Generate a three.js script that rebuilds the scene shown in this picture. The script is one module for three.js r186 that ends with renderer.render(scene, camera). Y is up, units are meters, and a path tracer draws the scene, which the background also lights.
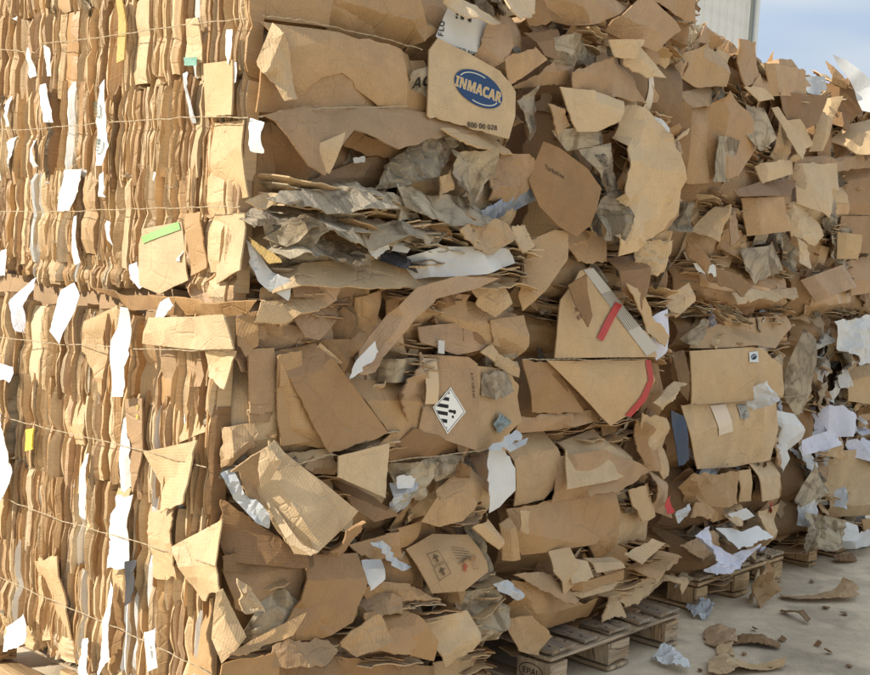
import * as THREE from 'three';
import { mergeGeometries, toCreasedNormals } from 'three/addons/utils/BufferGeometryUtils.js';

// ---------------------------------------------------------------- camera, sky, sun, exposure
const W = 1024, H = 794, PW = 870, PH = 675, FPX = 1168;
const scene = new THREE.Scene();
const camera = new THREE.PerspectiveCamera(2 * Math.atan(PH / 2 / FPX) * 180 / Math.PI, W / H, 0.05, 400);
camera.position.set(-1.694, 1.28, 2.166);
{
  const yaw = Math.atan2(0.657, 0.754), pitch = -3.1 * Math.PI / 180;
  camera.lookAt(camera.position.clone().add(new THREE.Vector3(Math.cos(yaw) * Math.cos(pitch), Math.sin(pitch), -Math.sin(yaw) * Math.cos(pitch))));
  camera.rotateZ(3.7 * Math.PI / 180);
}
camera.updateMatrixWorld(true);
const renderer = new THREE.WebGLRenderer({ antialias: true });
renderer.setSize(W, H);
renderer.toneMapping = THREE.LinearToneMapping;
renderer.toneMappingExposure = 1.62;
renderer.shadowMap.enabled = true;

function rng(seed) { let a = seed >>> 0; return () => { a = (a + 0x6D2B79F5) >>> 0; let t = a; t = Math.imul(t ^ (t >>> 15), t | 1); t ^= t + Math.imul(t ^ (t >>> 7), t | 61); return ((t ^ (t >>> 14)) >>> 0) / 4294967296; }; }
function hash2(x, y, s) { let h = Math.imul(x, 374761393) ^ Math.imul(y, 668265263) ^ Math.imul(s, 1274126177); h = Math.imul(h ^ (h >>> 13), 1274126177); return ((h ^ (h >>> 16)) >>> 0) / 4294967296; }
// value noise; per > 0 wraps the lattice so that textures tile
function noise(x, y, s = 0, px = 0, py = px) {
  const xi = Math.floor(x), yi = Math.floor(y), fx = x - xi, fy = y - yi;
  const m = (v, p) => p ? ((v % p) + p) % p : v;
  const x0 = m(xi, px), x1 = m(xi + 1, px), y0 = m(yi, py), y1 = m(yi + 1, py);
  const ux = fx * fx * (3 - 2 * fx), uy = fy * fy * (3 - 2 * fy);
  const a = hash2(x0, y0, s), b = hash2(x1, y0, s), c = hash2(x0, y1, s), d = hash2(x1, y1, s);
  return (a + (b - a) * ux) * (1 - uy) + (c + (d - c) * ux) * uy;
}
function fbm(x, y, s, oct, per = 0) { let v = 0, a = 0.5, t = 0; for (let o = 0; o < oct; o++) { v += a * noise(x, y, s + o * 17, per); t += a; x *= 2; y *= 2; per *= 2; a *= 0.5; } return v / t; }
const ridge = (v) => 1 - Math.abs(2 * v - 1);
const smooth = (a, b, x) => { const t = Math.min(1, Math.max(0, (x - a) / (b - a))); return t * t * (3 - 2 * t); };

function worley(x, y, per, s) { const xi = Math.floor(x), yi = Math.floor(y); let f1 = 9, f2 = 9; for (let j = -1; j <= 1; j++) for (let i = -1; i <= 1; i++) { const cx = ((xi + i) % per + per) % per, cy = ((yi + j) % per + per) % per, dx = xi + i + hash2(cx, cy, s) - x, dy = yi + j + hash2(cx, cy, s + 7) - y, d = Math.sqrt(dx * dx + dy * dy); if (d < f1) { f2 = f1; f1 = d; } else if (d < f2) f2 = d; } return [f1, f2 - f1]; }
const SUN = new THREE.Vector3(-1, 0.6, -0.34).normalize();
{
  const w = 1024, h = 512, data = new Float32Array(w * h * 4);
  for (let j = 0; j < h; j++) for (let i = 0; i < w; i++) {
    const az = (i + 0.5) / w * 2 * Math.PI, el = ((j + 0.5) / h - 0.5) * Math.PI;
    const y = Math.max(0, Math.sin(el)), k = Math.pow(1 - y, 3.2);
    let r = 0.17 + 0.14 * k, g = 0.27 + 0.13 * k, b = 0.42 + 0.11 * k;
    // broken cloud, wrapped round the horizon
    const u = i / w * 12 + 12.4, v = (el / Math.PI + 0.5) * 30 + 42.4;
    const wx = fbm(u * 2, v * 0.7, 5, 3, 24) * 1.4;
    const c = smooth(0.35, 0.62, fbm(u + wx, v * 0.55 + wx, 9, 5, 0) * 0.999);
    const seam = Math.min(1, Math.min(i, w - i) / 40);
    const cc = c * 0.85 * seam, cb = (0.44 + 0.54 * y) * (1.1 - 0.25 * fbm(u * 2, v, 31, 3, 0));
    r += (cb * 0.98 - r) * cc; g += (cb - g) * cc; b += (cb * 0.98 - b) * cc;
    if (el < 0) { r = 0.26; g = 0.25; b = 0.23; }
    const o = (j * w + i) * 4; data[o] = r; data[o + 1] = g; data[o + 2] = b; data[o + 3] = 1;
  }
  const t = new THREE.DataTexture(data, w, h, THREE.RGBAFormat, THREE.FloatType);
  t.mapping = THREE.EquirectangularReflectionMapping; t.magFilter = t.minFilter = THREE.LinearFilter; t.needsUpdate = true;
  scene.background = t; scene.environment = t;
}
const sun = new THREE.DirectionalLight(new THREE.Color(1, 0.93, 0.81), 3.7);
sun.position.copy(SUN).multiplyScalar(20).add(new THREE.Vector3(1.5, 1, 0));
sun.target.position.set(1.5, 1, 0);
sun.castShadow = true; sun.shadow.radius = 1.4; sun.shadow.mapSize.set(4096, 4096);
Object.assign(sun.shadow.camera, { left: -8, right: 8, top: 8, bottom: -8, near: 1, far: 50 });
scene.add(sun, sun.target);

// ---------------------------------------------------------------- textures and materials
function tex(n, fn, srgb = true, rep = 1) {
  const d = new Uint8Array(n * n * 4);
  for (let j = 0; j < n; j++) for (let i = 0; i < n; i++) { const c = fn(i / n, j / n), o = (j * n + i) * 4; for (let k = 0; k < 3; k++) d[o + k] = Math.max(0, Math.min(255, c[k] * 255)); d[o + 3] = 255; }
  const t = new THREE.DataTexture(d, n, n); t.wrapS = t.wrapT = THREE.RepeatWrapping; t.magFilter = THREE.LinearFilter; t.minFilter = THREE.LinearMipmapLinearFilter; t.generateMipmaps = true;
  if (srgb) t.colorSpace = THREE.SRGBColorSpace; t.repeat.set(rep, rep); t.needsUpdate = true; return t;
}
// one tile of cardboard is 0.5 m
function strokes(seed, count, n, wide) {                              // straight scuffs and score lines, wrapped round the tile
  const rnd = rng(seed), f = new Float32Array(n * n);
  for (let k = 0; k < count; k++) {
    const score = k < 7, ang = score ? (k % 2 ? 0 : Math.PI / 2) : rnd() < 0.5 ? (rnd() < 0.5 ? 0 : Math.PI / 2) + (rnd() - 0.5) * 0.3 : rnd() * Math.PI, len = score ? n * (0.25 + 0.5 * rnd()) : 12 + rnd() ** 3 * 260, x0 = rnd() * n, y0 = rnd() * n, s = score ? -0.5 : (rnd() < 0.6 ? 1 : -0.8) * (0.15 + rnd() * 0.6), w = score ? 3 : 1 + rnd() * wide, bow = (rnd() - 0.5) * 0.4;
    for (let t = 0; t < len; t += 0.7) { const q = t / len, px = x0 + Math.cos(ang + bow * q) * t, py = y0 + Math.sin(ang + bow * q) * t, a = s * Math.min(1, q * 6, (1 - q) * 6); for (let o = -w; o <= w; o++) { const ix = ((Math.round(px - Math.sin(ang) * o) % n) + n) % n, iy = ((Math.round(py + Math.cos(ang) * o) % n) + n) % n; f[iy * n + ix] = Math.abs(a) > Math.abs(f[iy * n + ix]) ? a * (1 - Math.abs(o) / (w + 1)) : f[iy * n + ix]; } }
  }
  return (x, y) => f[Math.min(n - 1, Math.floor(y * n)) * n + Math.min(n - 1, Math.floor(x * n))];
}
const kraftTex = (seed, dirt) => { const sc = strokes(seed * 7 + 3, dirt > 0.5 ? 420 : 240, 1024, 2); return tex(1024, (x, y) => {
  const fib = noise(x * 220, y * 900, seed, 220, 900) * 0.5 + noise(x * 512, y * 512, seed + 1, 512) * 0.5;
  const mot = fbm(x * 10, y * 10, seed + 2, 5, 10), big = fbm(x * 3, y * 3, seed + 3, 3, 3);
  const spk = noise(x * 300, y * 300, seed + 5, 300) > 0.965 ? 0.10 : 0, spot = dirt * (noise(x * 90, y * 90, seed + 6, 90) > 0.94 ? 0.09 : 0);
  let v = 0.88 + (fib - 0.5) * 0.15 + (mot - 0.5) * 0.10 * (0.5 + dirt) + 0.018 * Math.sin(x * 2 * Math.PI * 70) + sc(x, y) * 0.09 - spk - spot;
  const hue = (big - 0.5) * 0.10;
  return [v + hue * 0.3, v - hue * 0.2, v - hue * 0.9];
}); };
const bumpStrokes = strokes(771, 160, 1024, 3);
const kraftBump = tex(1024, (x, y) => {                               // dents, pressed creases and the faint washboard of the flutes
  const wx = x + 0.03 * (noise(x * 9, y * 9, 61, 9) - 0.5), wy = y + 0.03 * (noise(x * 9, y * 9, 62, 9) - 0.5);
  const [, e1] = worley(wx * 5, wy * 5, 5, 81), [, e2] = worley(wx * 13, wy * 13, 13, 83), m = smooth(0.42, 0.62, fbm(x * 4, y * 4, 85, 3, 4)), m2 = smooth(0.45, 0.6, fbm(x * 6, y * 6, 87, 3, 6));
  const v = 0.25 + 0.30 * smooth(0, 0.10, e1) * m + 0.16 * smooth(0, 0.14, e2) * m2 + fbm(x * 9, y * 9, 71, 4, 9) * 0.26 + 0.016 * Math.sin(x * 2 * Math.PI * 70) + noise(x * 400, y * 400, 77, 400) * 0.06 + bumpStrokes(x, y) * 0.16; return [v, v, v];
}, false);
const paperBump = tex(1024, (x, y) => { const wx = x + 0.04 * (noise(x * 8, y * 8, 63, 8) - 0.5), wy = y + 0.04 * (noise(x * 8, y * 8, 64, 8) - 0.5), [f1, e1] = worley(wx * 7, wy * 7, 7, 91), [g1, e2] = worley(wx * 19, wy * 19, 19, 93); const v = f1 * 0.5 + smooth(0, 0.12, e1) * 0.15 + g1 * 0.2 + smooth(0, 0.2, e2) * 0.1; return [v, v, v]; }, false);
const pulpTex = tex(1024, (x, y) => {                                  // grey recycled board, grainy and water-marked
  const m = fbm(x * 5, y * 5, 101, 5, 5), g = noise(x * 420, y * 420, 103, 420), st = smooth(0.5, 0.62, fbm(x * 9, y * 4, 105, 5, 9));
  const ln = Math.pow(ridge(fbm(x * 4, y * 10, 109, 4, 4)), 10);
  const v = 0.84 + (m - 0.5) * 0.3 + (g - 0.5) * 0.16 - st * 0.2 - ln * 0.16; return [v + st * 0.01, v - st * 0.015, v - st * 0.05 - (m - 0.5) * 0.06];
});
const whiteTex = tex(512, (x, y) => { const v = 0.95 + (fbm(x * 6, y * 6, 111, 4, 6) - 0.5) * 0.12 - (noise(x * 200, y * 200, 113, 200) > 0.97 ? 0.1 : 0); return [v, v, v]; });
const woodTex = (seed, grey) => tex(1024, (x, y) => {                   // grain along u
  const warp = fbm(x * 3, y * 6, seed, 3, 3) * 0.5;
  const rings = ridge((((y * 7 + warp * 2.2) % 1) + 1) % 1);
  const fine = noise(x * 20, y * 420, seed + 2, 20, 420), m = fbm(x * 3, y * 10, seed + 3, 4, 3);
  const crack = Math.pow(ridge(noise(x * 4, y * 50, seed + 4, 4, 50)), 30) * 0.5;
  const v = 0.72 + rings * 0.12 + (fine - 0.5) * 0.22 + (m - 0.5) * 0.25 - crack; const g = grey * smooth(0.35, 0.6, m);
  return [v * (1 - 0.12 * g), v * (1 - 0.02 * g), v * (1 + 0.16 * g)];
});
const woodBump = tex(512, (x, y) => { const v = noise(x * 16, y * 210, 133, 16, 210) * 0.6 + 0.4 * noise(x * 6, y * 60, 134, 6, 60); return [v, v, v]; }, false);
const concreteTex = tex(2048, (x, y) => {
  const a = fbm(x * 5, y * 5, 151, 6, 5), b = noise(x * 700, y * 700, 153, 700), c = fbm(x * 60, y * 60, 155, 3, 60);
  const st = smooth(0.56, 0.68, fbm(x * 8, y * 8, 157, 5, 8)), sp = noise(x * 260, y * 260, 159, 260) > 0.985 ? 0.22 : 0;
  const v = 0.86 + (a - 0.5) * 0.24 + (b - 0.5) * 0.08 + (c - 0.5) * 0.12 - st * 0.1 - sp; return [v, v * 0.995, v * 0.975];
});
const concreteBump = tex(1024, (x, y) => { const v = fbm(x * 120, y * 120, 171, 3, 120) * 0.6 + noise(x * 500, y * 500, 172, 500) * 0.4; return [v, v, v]; }, false);

const KA = kraftTex(1, 0.3), KB = kraftTex(41, 0.8);
const lin = (r, g, b) => new THREE.Color().setRGB(r, g, b);
const mat = (c, o = {}) => new THREE.MeshStandardMaterial({ color: c, roughness: 0.86, side: THREE.DoubleSide, ...o });
const kr = (r, g, b, m = KA, rough = 0.8) => mat(lin(r, g * 0.985, b * 0.93), { map: m, bumpMap: kraftBump, bumpScale: 0.006, roughness: rough });
const M = {
  d: [kr(0.33, 0.185, 0.082, KA, 0.6), kr(0.39, 0.225, 0.10, KB), kr(0.31, 0.185, 0.09, KB)],
  m: [kr(0.55, 0.345, 0.17, KA, 0.6), kr(0.60, 0.37, 0.175, KB, 0.5), kr(0.53, 0.345, 0.195, KB), kr(0.61, 0.41, 0.225, KA, 0.64), kr(0.54, 0.325, 0.15, KA, 0.48), kr(0.47, 0.30, 0.165, KB, 0.62), kr(0.45, 0.265, 0.12, KA, 0.52), kr(0.57, 0.375, 0.22, KB, 0.6)],
  l: [kr(0.69, 0.48, 0.265, KA, 0.65), kr(0.67, 0.485, 0.29, KB), kr(0.73, 0.52, 0.30, KB, 0.6)],
  c: [kr(0.78, 0.575, 0.35), kr(0.77, 0.59, 0.39)],
  y: [kr(0.70, 0.47, 0.17)],
  g: [mat(lin(0.56, 0.455, 0.31), { map: pulpTex, bumpMap: paperBump, bumpScale: 0.007 }), mat(lin(0.62, 0.51, 0.355), { map: pulpTex, bumpMap: paperBump, bumpScale: 0.007 })],
  G: [mat(lin(0.42, 0.345, 0.24), { map: pulpTex, bumpMap: paperBump, bumpScale: 0.007 })],
  w: [mat(lin(0.74, 0.74, 0.72), { map: whiteTex, bumpMap: paperBump, bumpScale: 0.002 }), mat(lin(0.72, 0.71, 0.67), { map: whiteTex, bumpMap: paperBump, bumpScale: 0.002 })],
  b: [mat(lin(0.70, 0.70, 0.78), { map: whiteTex, bumpMap: paperBump, bumpScale: 0.005 })],
  f: [mat(lin(0.52, 0.54, 0.55), { map: whiteTex, bumpMap: paperBump, bumpScale: 0.004, roughness: 0.28 })],
  F: [mat(lin(0.27, 0.31, 0.38), { map: whiteTex, bumpMap: paperBump, bumpScale: 0.004, roughness: 0.35 })],
  k: [mat(lin(0.035, 0.035, 0.04), { roughness: 0.4 })],
  n: [mat(lin(0.02, 0.04, 0.08), { roughness: 0.5, bumpMap: paperBump, bumpScale: 0.005 })],
  r: [mat(lin(0.50, 0.03, 0.03), { roughness: 0.4 })],
  e: [mat(lin(0.26, 0.42, 0.15), { roughness: 0.45 })],
};
const NAME = { w: 'paper_sheet', b: 'paper_sheet', f: 'plastic_film', F: 'plastic_film', k: 'plastic_film', n: 'plastic_film', g: 'pulp_board', G: 'pulp_board', r: 'plastic_scrap', e: 'packing_tape' };
const woodA = mat(lin(0.74, 0.49, 0.26), { map: woodTex(201, 0.5), bumpMap: woodBump, bumpScale: 0.002 });
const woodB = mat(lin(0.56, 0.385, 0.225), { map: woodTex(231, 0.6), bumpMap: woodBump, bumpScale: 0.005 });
const woodC = mat(lin(0.86, 0.56, 0.27), { map: woodTex(261, 0.2), bumpMap: woodBump, bumpScale: 0.002 });
const tapeMat = mat(lin(0.47, 0.29, 0.135), { roughness: 0.24 }), tapeMat2 = mat(lin(0.62, 0.50, 0.34), { roughness: 0.25 });
const twineMat = mat(lin(0.42, 0.33, 0.21), { roughness: 0.9 });

// ---------------------------------------------------------------- helpers: things, pixels, sheets
const taken = {};
const numbered = (n) => { taken[n] = (taken[n] ?? -1) + 1; return taken[n] ? n + '_' + String(taken[n]).padStart(3, '0') : n; };
function shade(o) { o.castShadow = o.receiveShadow = true; return o; }
function thing(name, label, category, pos, group) {
  const g = new THREE.Group(); g.name = numbered(name); g.position.set(...pos); g.userData = { label, category }; if (group) g.userData.group = group; scene.add(g); return g;
}
function part(parent, name, geo, m) {                                     // geometry arrives in world metres
  const o = shade(new THREE.Mesh(geo, m)); o.name = name; let p = parent; const q = new THREE.Vector3();
  parent.getWorldPosition(q); geo.translate(-q.x, -q.y, -q.z); p.add(o); return o;
}
const CM = camera.matrixWorld.elements, CR = new THREE.Vector3(CM[0], CM[1], CM[2]), CU = new THREE.Vector3(CM[4], CM[5], CM[6]), CF = new THREE.Vector3(-CM[8], -CM[9], -CM[10]);
const ray = (x, y) => CF.clone().addScaledVector(CR, (x - PW / 2) / FPX).addScaledVector(CU, -(y - PH / 2) / FPX);
function hit(x, y, o, n) { const d = ray(x, y), t = o.clone().sub(camera.position).dot(n) / d.dot(n); return d.multiplyScalar(t).add(camera.position); }
const V3 = (x, y, z) => new THREE.Vector3(x, y, z);
const FRONT = { N: V3(0, 0, 1), R: V3(1, 0, 0) }, LEFT = { N: V3(-1, 0, 0), R: V3(0, 0, 1) }, UP = V3(0, 1, 0);

function inside(p, x, y) { let c = false; for (let i = 0, j = p.length - 1; i < p.length; j = i++) { const a = p[i], b = p[j]; if ((a[1] > y) !== (b[1] > y) && x < (b[0] - a[0]) * (y - a[1]) / (b[1] - a[1]) + a[0]) c = !c; } return c; }
function delaunay(P) {
  const n = P.length; let x0 = 1e9, x1 = -1e9, y0 = 1e9, y1 = -1e9; for (const p of P) { x0 = Math.min(x0, p[0]); x1 = Math.max(x1, p[0]); y0 = Math.min(y0, p[1]); y1 = Math.max(y1, p[1]); }
  const s = Math.max(x1 - x0, y1 - y0) * 20 + 1e-6, cx = (x0 + x1) / 2, cy = (y0 + y1) / 2, Q = P.concat([[cx - s, cy - s], [cx + s, cy - s], [cx, cy + s]]);
  const circ = (a, b, c) => { const A = Q[a], B = Q[b], C = Q[c], bx = B[0] - A[0], by = B[1] - A[1], ex = C[0] - A[0], ey = C[1] - A[1], d = 2 * (bx * ey - by * ex) || 1e-18, b2 = bx * bx + by * by, c2 = ex * ex + ey * ey, ux = (ey * b2 - by * c2) / d, uy = (bx * c2 - ex * b2) / d; return [a, b, c, A[0] + ux, A[1] + uy, ux * ux + uy * uy]; };
  let T = [circ(n, n + 1, n + 2)];
  for (let i = 0; i < n; i++) {
    const [px, py] = Q[i], keep = [], E = new Map();
    for (const t of T) {
      const dx = px - t[3], dy = py - t[4];
      if (dx * dx + dy * dy < t[5]) for (const [a, b] of [[t[0], t[1]], [t[1], t[2]], [t[2], t[0]]]) { const k = a < b ? a * 65536 + b : b * 65536 + a; if (E.has(k)) E.set(k, null); else E.set(k, [a, b]); }
      else keep.push(t);
    }
    for (const e of E.values()) if (e) keep.push(circ(e[0], e[1], i));
    T = keep;
  }
  return T.filter((t) => t[0] < n && t[1] < n && t[2] < n);
}
// A sheet: outline in its own plane (metres), torn along the edge, creased, crumpled and given thickness.
function sheetGeo(poly, fr, o, rnd) {
  let area = 0, cx = 0, cy = 0; for (let i = 0; i < poly.length; i++) { const a = poly[i], b = poly[(i + 1) % poly.length]; area += a[0] * b[1] - b[0] * a[1]; cx += a[0] / poly.length; cy += a[1] / poly.length; }
  if (area < 0) poly = poly.slice().reverse();
  const size = Math.sqrt(Math.abs(area) / 2), step = o.step ?? Math.max(0.011, Math.min(0.032, size / (o.crumple > 0.7 ? 15 : 7)));
  const B = [];
  for (let i = 0; i < poly.length; i++) {
    const a = poly[i], b = poly[(i + 1) % poly.length], dx = b[0] - a[0], dy = b[1] - a[1], L = Math.hypot(dx, dy) || 1e-6, torn = rnd() < o.tear * 60, k = Math.max(1, Math.round(L / (torn ? Math.max(0.008, step * 0.5) : step))), amp = torn ? Math.min(L * 0.1, o.tear) : 0.0006;
    const ns = Math.floor(rnd() * 9999); for (let j = 0; j < k; j++) { const t = (j + (j ? (rnd() - 0.5) * 0.6 : 0)) / k, w = j ? (torn ? amp * (1.9 * (noise(t * L / 0.035, 3, ns) - 0.5) + 0.9 * (noise(t * L / 0.012, 8, ns) - 0.5)) : (rnd() - 0.5) * 2 * amp) : 0; B.push([a[0] + dx * t - dy / L * w, a[1] + dy * t + dx / L * w]); }
  }
  const P = B.slice(); let x0 = 1e9, x1 = -1e9, y0 = 1e9, y1 = -1e9; for (const p of B) { x0 = Math.min(x0, p[0]); x1 = Math.max(x1, p[0]); y0 = Math.min(y0, p[1]); y1 = Math.max(y1, p[1]); }
  const far = (x, y, d) => { for (const p of P) if ((p[0] - x) ** 2 + (p[1] - y) ** 2 < d * d) return false; return true; };
  const F = o.folds;
  for (const f of F) for (let t = -1; t < 1; t += step * 0.9) { const x = f.c * f.off - f.s * t, y = f.s * f.off + f.c * t; if (x > x0 && x < x1 && y > y0 && y < y1 && inside(B, x, y) && far(x, y, step * 0.45)) P.push([x, y]); }
  for (let y = y0 + step / 2; y < y1; y += step) for (let x = x0 + step / 2; x < x1; x += step) { const qx = x + (rnd() - 0.5) * step * 0.8, qy = y + (rnd() - 0.5) * step * 0.8; if (inside(B, qx, qy) && far(qx, qy, step * 0.55)) P.push([qx, qy]); }
  // some edges are folded back into the pile, along a crease that runs parallel to them
  const tucks = []; for (let i = 0; i < poly.length; i++) { const a = poly[i], b = poly[(i + 1) % poly.length], L = Math.hypot(b[0] - a[0], b[1] - a[1]); if (rnd() < (o.tuck ?? 0) && L > 0.04) { const w = Math.min(size * 0.3, step * 1.1 + 0.012 + rnd() * 0.03); tucks.push([a, (b[0] - a[0]) / L, (b[1] - a[1]) / L, L, w, w * (0.3 + rnd() * 0.7)]); for (let t = step / 2; t < L; t += step * 0.9) { const x = a[0] + (b[0] - a[0]) / L * t - (b[1] - a[1]) / L * w, y = a[1] + (b[1] - a[1]) / L * t + (b[0] - a[0]) / L * w; if (inside(B, x, y)) P.push([x, y]); } } }
  const sink = (x, y) => { let z = 0; for (const [a, ux, uy, L, w, dep] of tucks) { const s = (x - a[0]) * ux + (y - a[1]) * uy, d = -(x - a[0]) * uy + (y - a[1]) * ux; if (d < w && s > -0.02 && s < L + 0.02) z = Math.max(z, dep * (1 - Math.max(0, d) / w)); } return z; };
  const T = delaunay(P).filter((t) => { const x = (P[t[0]][0] + P[t[1]][0] + P[t[2]][0]) / 3, y = (P[t[0]][1] + P[t[1]][1] + P[t[2]][1]) / 3; return inside(B, x, y); });
  const h = fr.h, n = P.length, pos = new Array(2 * n), th = o.thick, uv = P.map(([x, y]) => [(x * fr.uc - y * fr.us) * 2 + fr.u0, (x * fr.us + y * fr.uc) * 2 + fr.v0]);
  for (let i = 0; i < n; i++) { const [x, y] = P[i], z = h(x, y) - sink(x, y) + o.crumple * 0.013 * Math.min(1, step / 0.02) * (rnd() - 0.5) * (o.crumple > 0.2 ? 1 : 0.25); pos[i] = fr.o.clone().addScaledVector(fr.U, x).addScaledVector(fr.V, y).addScaledVector(fr.n, z); pos[i + n] = pos[i].clone().addScaledVector(fr.n, -th); }
  const out = [], ou = [], E = new Map(), push = (a, b, c) => { for (const i of [a, b, c]) { out.push(pos[i].x, pos[i].y, pos[i].z); const q = uv[i % n]; ou.push(q[0] + (i >= n ? 0.003 : 0), q[1]); } };
  for (let [a, b, c] of T) {
    if ((P[b][0] - P[a][0]) * (P[c][1] - P[a][1]) - (P[b][1] - P[a][1]) * (P[c][0] - P[a][0]) < 0) [b, c] = [c, b];
    push(a, b, c); push(a + n, c + n, b + n);
    for (const [p, q] of [[a, b], [b, c], [c, a]]) { const k = Math.min(p, q) * 65536 + Math.max(p, q); E.set(k, E.has(k) ? null : [p, q]); }
  }
  for (const e of E.values()) if (e) { const [p, q] = e; push(p, p + n, q); push(q, p + n, q + n); }
  const g = new THREE.BufferGeometry(); g.setAttribute('position', new THREE.Float32BufferAttribute(out, 3)); g.setAttribute('uv', new THREE.Float32BufferAttribute(ou, 2));
  if (!out.length) return null;
  return toCreasedNormals(g, o.crease ?? (o.crumple > 0.45 ? 0.22 : 0.32));
}
function makeFrame(o, n, R, rnd, opt, size) {
  n = n.clone().normalize(); const U = R.clone().addScaledVector(n, -R.dot(n)).normalize(), V = n.clone().cross(U).normalize();
  const ua = rnd() < 0.5 ? 0 : rnd() * 6.28, seed = Math.floor(rnd() * 9999), c = opt.crumple, cu = opt.curl ?? 0, ca = rnd() * 6.28;
  const dome = opt.dome ?? 0, half = size, F = opt.folds, k1 = 9 + rnd() * 5, k2 = 24 + rnd() * 10;
  const h = (x, y) => {
    let z = 0; for (const f of F) z += f.amp * Math.min(0.09, Math.abs(x * f.c + y * f.s - f.off));
    const q = x * Math.cos(ca) + y * Math.sin(ca); z += cu * q * q;
    z += c * (0.024 * (ridge(noise(x * k1 + 50, y * k1 + 50, seed)) - 0.5) + 0.02 * (noise(x * 5 + 20, y * 5 + 20, seed + 5) - 0.5) + (c > 0.7 ? 0.02 * (ridge(noise(x * k2 + 90, y * k2 * 1.3 + 90, seed + 3)) - 0.5) : 0));
    if (opt.extra) z += opt.extra(x, y);
    if (dome) z -= dome * Math.min(2, (y * y) / (half * half));
    return z;
  };
  return { o, n, U, V, h, uc: Math.cos(ua), us: Math.sin(ua), u0: rnd(), v0: rnd() };
}
function randFolds(rnd, k, amp, size) { const F = []; for (let i = 0; i < k; i++) { const a = rnd() * Math.PI; F.push({ c: Math.cos(a), s: Math.sin(a), off: (rnd() - 0.5) * size * 1.1, amp: (rnd() - 0.5) * 2 * amp }); } return F; }
const pickM = (code, rnd) => { const l = M[code]; return l[Math.floor(rnd() * l.length)]; };
const THICK = { w: 0.0012, b: 0.0012, f: 0.0008, F: 0.0008, k: 0.0008, n: 0.002, r: 0.001, g: 0.0025, G: 0.0025, e: 0.0006 };

const KEY = {};
// a sheet traced on a face of a bale. face: FRONT or LEFT; base: a point of that face's plane
function traced(bale, face, base, code, dz, pitch, yaw, crumple, pts, opt = {}) {
  const rnd = rng(Math.floor(pts[0] * 7919 + pts[1] * 104729 + pts.length * 31 + 17)), px = [];
  for (let i = 0; i < pts.length; i += 2) px.push([pts[i], pts[i + 1]]);
  let cx = 0, cy = 0; for (const p of px) { cx += p[0] / px.length; cy += p[1] / px.length; }
  if (face === LEFT) { dz -= 0.017; if ('wbf'.includes(code) && !opt.label) { crumple = Math.max(crumple, 0.3); yaw += (rnd() - 0.5) * 30; } if ('wb'.includes(code)) for (const p of px) p[0] = cx + (p[0] - cx) * 0.76; }
  const c = hit(cx, cy, base.clone().addScaledVector(face.N, dz), face.N);
  const n = face.N.clone().addScaledVector(UP, Math.tan(pitch * Math.PI / 180)).addScaledVector(face.R, -Math.tan(yaw * Math.PI / 180)).normalize();
  const R = face.R.clone(), U = R.clone().addScaledVector(n, -R.dot(n)).normalize(), V = n.clone().cross(U).normalize();
  const poly = px.map(([x, y]) => { const p = hit(x, y, c, n).sub(c); return [p.dot(U), p.dot(V)]; });
  let a = 0; for (let i = 0; i < poly.length; i++) { const p = poly[i], q = poly[(i + 1) % poly.length]; a += p[0] * q[1] - q[0] * p[1]; } const size = Math.sqrt(Math.abs(a) / 2);
  const soft = 'wbfFgG'.includes(code);
  const o = { crumple, thick: THICK[code] ?? 0.0045, tear: opt.tear ?? (soft ? 0.008 : 0.004 + 0.007 * crumple), folds: opt.folds ?? randFolds(rnd, crumple > 0.055 ? 2 + Math.floor(rnd() * 3 + crumple * 3) : 1, crumple > 0.055 ? 0.14 + 0.34 * crumple : 0.07, size), dome: opt.dome, curl: opt.curl, step: opt.step, tuck: opt.tuck ?? (face === LEFT || opt.label || opt.key || opt.name ? 0 : opt.dome ? 0.1 : soft ? 0.15 : 0.27) };
  const fr = makeFrame(c, n, R, rnd, o, size * 0.6), g = sheetGeo(poly, fr, o, rnd);
  if (!g) return null;
  const mesh = part(bale, opt.name ?? NAME[code] ?? 'cardboard_sheet', g, opt.mat ?? pickM(code, rnd));
  mesh.userData.fr = fr; if (opt.label) mesh.userData.label = opt.label; if (opt.key) KEY[opt.key] = mesh;
  return mesh;
}
// print or tape lying on a traced sheet: four pixel corners (top-left, top-right, bottom-right, bottom-left), bent with the sheet
function decal(sheet, name, q, m, lift = 0.0022, nu = 14, nv = 10) {
  const fr = sheet.userData.fr, pos = [], uv = [], idx = [];
  for (let j = 0; j <= nv; j++) for (let i = 0; i <= nu; i++) {
    const u = i / nu, v = j / nv, x = (q[0] * (1 - u) + q[2] * u) * (1 - v) + (q[6] * (1 - u) + q[4] * u) * v, y = (q[1] * (1 - u) + q[3] * u) * (1 - v) + (q[7] * (1 - u) + q[5] * u) * v;
    const p = hit(x, y, fr.o, fr.n).sub(fr.o), a = p.dot(fr.U), b = p.dot(fr.V), w = fr.o.clone().addScaledVector(fr.U, a).addScaledVector(fr.V, b).addScaledVector(fr.n, fr.h(a, b) + lift);
    pos.push(w.x, w.y, w.z); uv.push(u, 1 - v);
  }
  for (let j = 0; j < nv; j++) for (let i = 0; i < nu; i++) { const a = j * (nu + 1) + i, b = a + 1, c = a + nu + 1, d = c + 1; idx.push(a, c, b, b, c, d); }
  const g = new THREE.BufferGeometry(); g.setAttribute('position', new THREE.Float32BufferAttribute(pos, 3)); g.setAttribute('uv', new THREE.Float32BufferAttribute(uv, 2)); g.setIndex(idx); g.computeVertexNormals();
  return part(sheet, name, g, m);
}
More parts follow.
